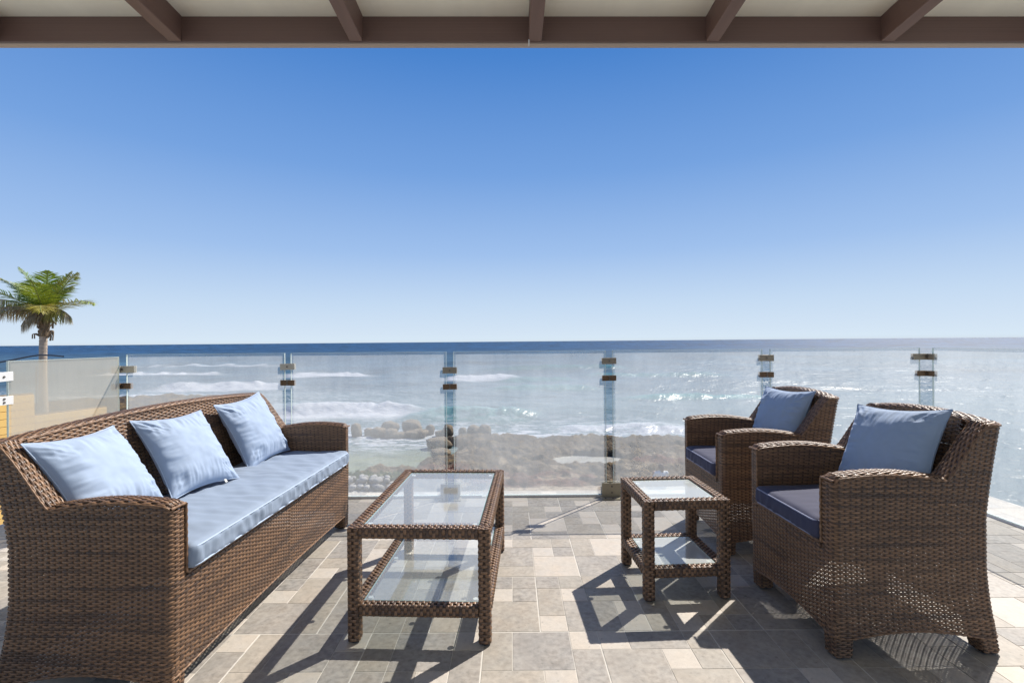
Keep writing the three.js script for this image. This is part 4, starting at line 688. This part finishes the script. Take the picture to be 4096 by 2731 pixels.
// coconut palm
{
  const palm = thing('palm_tree', 'young coconut palm with green and dried fronds beyond the left glass', 'palm tree', [-15.62, -3.95, -16]);
  const crownY = 6.15, q = rng(61);
  // trunk with leaf scar rings
  const pts = [], rad = 14, pos = [], col = [], idx = [], rings = 150;
  for (let j = 0; j <= rings; j++) {
    const t = j / rings, y = t * (crownY - 0.55), lean = 0.12 * Math.sin(t * 2.4) + 0.02, scar = (j % 3 === 0 ? 1.05 : 0.98), r = lerp(0.19, 0.105, smooth(0, 0.85, t)) * scar;
    for (let i = 0; i <= rad; i++) { const a = (i / rad) * 6.28318; pos.push(0.16 - lean + r * Math.cos(a) - 0.1, y, r * Math.sin(a)); const k = 0.75 + 0.5 * q() * (j % 3 ? 1 : 0.5); col.push(0.40 * k, 0.32 * k, 0.25 * k); }
  }
  for (let j = 0; j < rings; j++) for (let i = 0; i < rad; i++) { const a = j * (rad + 1) + i; idx.push(a, a + rad + 1, a + 1, a + 1, a + rad + 1, a + rad + 2); }
  const tg = new THREE.BufferGeometry(); tg.setAttribute('position', new THREE.Float32BufferAttribute(pos, 3)); tg.setAttribute('color', new THREE.Float32BufferAttribute(col, 3)); tg.setIndex(idx); tg.computeVertexNormals();
  part('trunk', tg, rockMat, palm);
  // fibrous sheath and dead leaf bases under the crown
  const husk = []; for (let k = 0; k < 26; k++) { const a = k * 2.4, y0 = crownY - 0.78 + 0.035 * (k % 20), r0 = 0.10, r1 = 0.13 + 0.16 * q(); husk.push(tube([[r0 * Math.cos(a), y0, r0 * Math.sin(a)], [r1 * Math.cos(a), y0 + 0.05 + 0.16 * q(), r1 * Math.sin(a)], [(r1 + 0.03) * Math.cos(a + 0.15), y0 + (q() - 0.62) * 0.3, (r1 + 0.02) * Math.sin(a + 0.15)]], 0.016 + 0.016 * q(), 8, 5)); }
  husk.push(cyl(0.17, 0.115, 0.75, -0.01, crownY - 0.36, 0, 12));
  part('leaf_sheath', plainMerge(husk), std([0.20, 0.145, 0.095], 0.95), palm);
  const green = [0.15, 0.26, 0.04], bright = [0.40, 0.47, 0.04], olive = [0.40, 0.37, 0.09], yellow = [0.52, 0.45, 0.05], tan = [0.55, 0.45, 0.30];
  const F = [[[0.9, 0.62, -0.1], [1.72, 0.40, -0.1], olive, bright], [[0.55, 0.8, 0.1], [1.3, 1.5, 0.1], bright, olive], [[0.2, 0.9, -0.2], [0.62, 1.62, -0.4], green, olive], [[-0.12, 0.95, 0.25], [-0.5, 1.66, 0.4], green, green], [[-0.45, 0.8, 0.35], [-0.95, 1.25, 0.6], green, olive],
    [[-1.0, 0.72, 0.2], [-1.95, 0.42, 0.3], olive, tan], [[-0.85, 0.5, 0.4], [-1.75, -0.05, 0.6], tan, tan], [[-0.5, 0.45, 0.6], [-0.85, -0.28, 1.0], tan, yellow], [[0.4, 0.5, 0.6], [0.85, 0.05, 1.0], yellow, yellow], [[0.5, 0.42, 0.1], [1.05, -0.12, 0.1], olive, tan],
    [[-0.3, 0.8, -0.5], [-0.55, 1.25, -0.8], green, green], [[-0.7, 0.7, -0.3], [-1.3, 0.95, -0.6], green, olive], [[0.1, 0.8, -0.4], [0.3, 1.1, -0.75], green, olive], [[0.25, 1.0, 0.15], [0.4, 1.55, 0.3], bright, bright], [[-0.3, 0.6, 0.8], [-0.6, 0.85, 1.5], green, green], [[0.35, 0.75, 0.6], [0.7, 1.1, 1.2], bright, green], [[-0.2, 0.2, 0.3], [-0.35, -0.45, 0.5], tan, tan], [[-0.7, 0.9, -0.1], [-1.0, 1.15, -0.1], green, bright]];
  for (const [m, e, c0, c1] of F) {
    const curve = new THREE.QuadraticBezierCurve3(new THREE.Vector3(0, 0, 0), new THREE.Vector3(...m).multiplyScalar(1.0), new THREE.Vector3(...e).multiplyScalar(0.92)), P = [], C = [];
    const n = 84, T = new THREE.Vector3(), S = new THREE.Vector3(), N = new THREE.Vector3(), Q = new THREE.Vector3(), up = new THREE.Vector3(0, 1, 0), d = new THREE.Vector3(), w = new THREE.Vector3(), dry = c1 === tan;
    for (let i = 4; i <= n; i++) for (const sd of [-1, 1]) {
      const t = i / n; curve.getPoint(t, Q); curve.getTangent(t, T); S.crossVectors(T, up).normalize(); N.crossVectors(S, T);
      const len = (0.50 * Math.sin(Math.PI * Math.min(1, 0.12 + t * 0.9)) + 0.1) * (0.85 + 0.3 * q()) * (dry ? 0.8 : 1);
      d.copy(S).multiplyScalar(sd).addScaledVector(T, 0.55 + 0.4 * t).addScaledVector(N, dry ? -0.1 : 0.28).addScaledVector(up, dry ? -0.9 : -0.15).normalize(); w.crossVectors(d, N).normalize();
      d.addScaledVector(S, (q() - 0.5) * 0.25).addScaledVector(up, (q() - 0.6) * 0.45).addScaledVector(T, (q() - 0.5) * 0.3).normalize(); const wd = 0.012 + 0.005 * q(), k = 0.65 + 0.6 * q(), cc = q() < smooth(0.35, 1, t) * 0.8 ? c1 : c0;
      const a0 = Q.clone(), a1 = Q.clone().addScaledVector(d, len * 0.55).addScaledVector(up, -0.02), a2 = Q.clone().addScaledVector(d, len).addScaledVector(up, -0.09 - (dry ? 0.12 : 0));
      const tri = (p1, p2, p3) => { for (const p of [p1, p2, p3]) { P.push(p.x, p.y, p.z); C.push(cc[0] * k, cc[1] * k, cc[2] * k); } };
      const l0 = a0.clone().addScaledVector(w, wd * 0.5), r0 = a0.clone().addScaledVector(w, -wd * 0.5), l1 = a1.clone().addScaledVector(w, wd), r1 = a1.clone().addScaledVector(w, -wd);
      tri(l0, r0, r1); tri(l0, r1, l1); tri(l1, r1, a2);
    }
    const g = new THREE.BufferGeometry(); g.setAttribute('position', new THREE.Float32BufferAttribute(P, 3)); g.setAttribute('color', new THREE.Float32BufferAttribute(C, 3)); g.computeVertexNormals();
    const f = part('frond', g, leafMat, palm, dry ? 'dried tan frond' : undefined); f.position.y = crownY;
    part('rachis', new THREE.TubeGeometry(curve, 16, 0.014, 5), std(dry ? [0.30, 0.22, 0.12] : [0.22, 0.24, 0.06], 0.6), f);
  }
}
// the neighbour's board wall and hand rail on the left
{
  const wall = thing('board_wall', 'tan horizontal board wall of the neighbouring plot beyond the left glass', 'wall', [-7.16, -3.95, -6.4], 1.309);
  const mats = [[0.80, 0.50, 0.15], [0.74, 0.46, 0.14], [0.85, 0.55, 0.18]].map((c) => std(c, 0.75)), q = rng(12);
  const seg = [[-1.9, 0.62, 4.44], [0.62, 1.6, 4.12]];
  for (const [x0, x1, top] of seg) { const rows = Math.floor(top / 0.105); for (let k = 0; k < rows; k++) { const y = k * 0.105 + 0.05; const mm = part('board', box(x1 - x0 - 0.004, 0.099, 0.03, 0, 0, 0, 0.004), mats[Math.floor(q() * 3)], wall); mm.position.set((x0 + x1) / 2, y, (q() - 0.5) * 0.004); } part('wall_core', box(x1 - x0, top - 0.02, 0.04, (x0 + x1) / 2, top / 2, -0.038), std([0.30, 0.22, 0.12], 0.9), wall); }
  const rail = thing('metal_railing', 'thin dark metal hand rail passing behind the palm trunk', 'hand rail', [-12.0, -3.95, -12]);
  const dark = std([0.06, 0.065, 0.075], 0.5, { metalness: 0.4 });
  part('top_bar', tube([[-0.75, 4.60, 0.8], [-0.3, 4.76, 0.3], [0.06, 4.87, 0], [0.35, 4.875, 0], [0.75, 4.84, 0]], 0.018, 30, 6), dark, rail);
  for (const [x, z] of [[-0.7, 0.75], [0.06, 0]]) part('post', cyl(0.016, 0.016, 4.6, x, 2.3, z, 8), dark, rail);
}
// person sitting on the beach, seen from behind
{
  const person = thing('person', 'person in a light grey shirt sitting on the reef, seen from behind', 'person', [5.15, -3.985, -16.6], 0.12);
  const V = (x, y, z) => new THREE.Vector3(x, y, z);
  const cap = (p, a, b, ra, rb) => { const x = b.x - a.x, y = b.y - a.y, z = b.z - a.z, t = clamp(((p.x - a.x) * x + (p.y - a.y) * y + (p.z - a.z) * z) / (x * x + y * y + z * z)); return Math.hypot(p.x - a.x - x * t, p.y - a.y - y * t, p.z - a.z - z * t) - lerp(ra, rb, t); };
  const smin = (a, b, k) => { const h = clamp(0.5 + (0.5 * (b - a)) / k); return lerp(b, a, h) - k * h * (1 - h); };
  function field(size, res, c, f, mat) {
    const mc = new MarchingCubes(res, mat, false, false, 120000), half = res / 2, p = new THREE.Vector3(); mc.isolation = 0;
    for (let k = 0; k < res; k++) for (let j = 0; j < res; j++) for (let i = 0; i < res; i++) { p.set(((i - half) / half) * size + c.x, ((j - half) / half) * size + c.y, ((k - half) / half) * size + c.z); mc.field[k * res * res + j * res + i] = -f(p); }
    mc.update();
    const g = new THREE.BufferGeometry(); g.setAttribute('position', new THREE.BufferAttribute(mc.positionArray.slice(0, mc.count * 3), 3)); g.setAttribute('normal', new THREE.BufferAttribute(mc.normalArray.slice(0, mc.count * 3), 3)); g.scale(size, size, size).translate(c.x, c.y, c.z); return g;
  }
  // joints: sitting, knees drawn up, arms round the knees, facing the sea (-z)
  const J = { hip: V(0, 0.13, 0), waist: V(0, 0.30, 0.02), chest: V(0, 0.47, -0.01), neck: V(0, 0.60, -0.03), head: V(0, 0.755, -0.045) };
  const limbs = []; for (const s of [-1, 1]) {
    const sh = V(s * 0.175, 0.545, -0.01), el = V(s * 0.25, 0.31, -0.12), wr = V(s * 0.12, 0.37, -0.38), hp = V(s * 0.09, 0.11, -0.02), kn = V(s * 0.12, 0.48, -0.36), an = V(s * 0.11, 0.07, -0.56), toe = V(s * 0.12, 0.035, -0.76);
    limbs.push([V(s * 0.05, 0.55, -0.02), sh, 0.055, 0.058], [sh, el, 0.052, 0.040], [el, wr, 0.038, 0.027], [hp, kn, 0.085, 0.058], [kn, an, 0.055, 0.036], [an, toe, 0.036, 0.026]);
    const palm0 = wr, palm1 = V(s * 0.05, 0.385, -0.44); limbs.push([palm0, palm1, 0.03, 0.028]);
    for (let f = 0; f < 4; f++) limbs.push([palm1.clone().add(V(0, 0.03 - f * 0.018, 0)), V(s * -0.02, 0.41 - f * 0.02, -0.45 - 0.004 * f), 0.010, 0.008]);
    limbs.push([palm0.clone().add(V(0, 0.02, 0)), V(s * 0.07, 0.43, -0.42), 0.011, 0.009]);
  }
  const torso = (p) => { let d = 1e9; for (const [a, b, ra, rb] of [[J.hip, J.waist, 0.15, 0.135], [J.waist, J.chest, 0.13, 0.15]]) { const q = p.clone(); q.z *= 1.35; d = smin(d, cap(q, a, b, ra, rb), 0.06); } return d; };
  const head = (p) => { const q = p.clone().sub(J.head); q.x *= 1.2; let d = q.length() - 0.108; d = smin(d, cap(p, J.neck, J.head.clone().add(V(0, -0.08, 0)), 0.052, 0.055), 0.03); d = smin(d, cap(p, V(0, 0.745, -0.145), V(0, 0.725, -0.162), 0.010, 0.013), 0.02); for (const s of [-1, 1]) d = smin(d, cap(p, V(s * 0.088, 0.74, -0.03), V(s * 0.09, 0.765, -0.025), 0.016, 0.014), 0.012); return d; };
  const body = (p) => { let d = smin(torso(p), head(p), 0.04); for (const [a, b, ra, rb] of limbs) d = smin(d, cap(p, a, b, ra, rb), ra < 0.02 ? 0.008 : 0.03); return d; };
  const skin = std([0.40, 0.22, 0.14], 0.6);
  const bodyMesh = part('body', field(0.5, 84, V(0, 0.42, -0.3), body, skin), skin, person);
  const shirtMat = std([0.62, 0.63, 0.62], 0.9);
  const arms = limbs.length / 2; const fixed = (p) => { let d = torso(p) - 0.014; for (const s of [0, arms]) { d = smin(d, cap(p, limbs[s][0], limbs[s][1], 0.068, 0.072), 0.05); const [a, b] = limbs[s + 1]; d = smin(d, cap(p, a, a.clone().lerp(b, 0.78), 0.07, 0.064), 0.03); } return Math.max(d, 0.10 - p.y); };
  part('shirt', field(0.36, 64, V(0, 0.36, -0.05), fixed, shirtMat), shirtMat, bodyMesh);
  const shortsMat = std([0.06, 0.08, 0.13], 0.85);
  part('shorts', field(0.34, 60, V(0, 0.22, -0.15), (p) => { const q = p.clone(); q.z *= 1.3; let d = cap(q, J.hip, J.waist, 0.165, 0.146); for (const s of [0, arms]) { const [a, b] = limbs[s + 3]; d = smin(d, cap(p, a, a.clone().lerp(b, 0.72), 0.102, 0.082), 0.03); } return Math.max(d, p.y - 0.27 - 2 * Math.max(0, -p.z - 0.1)); }, shortsMat), shortsMat, bodyMesh);
  const hairMat = std([0.10, 0.05, 0.028], 0.7);
  part('hair', field(0.17, 44, V(0, 0.75, -0.03), (p) => { const q = p.clone().sub(J.head).sub(V(0, 0.012, 0.012)); q.x *= 1.15; let d = q.length() - 0.118; d = smin(d, cap(p, V(0, 0.72, 0.04), V(0, 0.63, 0.045), 0.075, 0.05), 0.03); return Math.max(d, -(p.z + 0.105) , -(p.y - 0.60)) ; }, hairMat), hairMat, bodyMesh);
}

renderer.render(scene, camera);
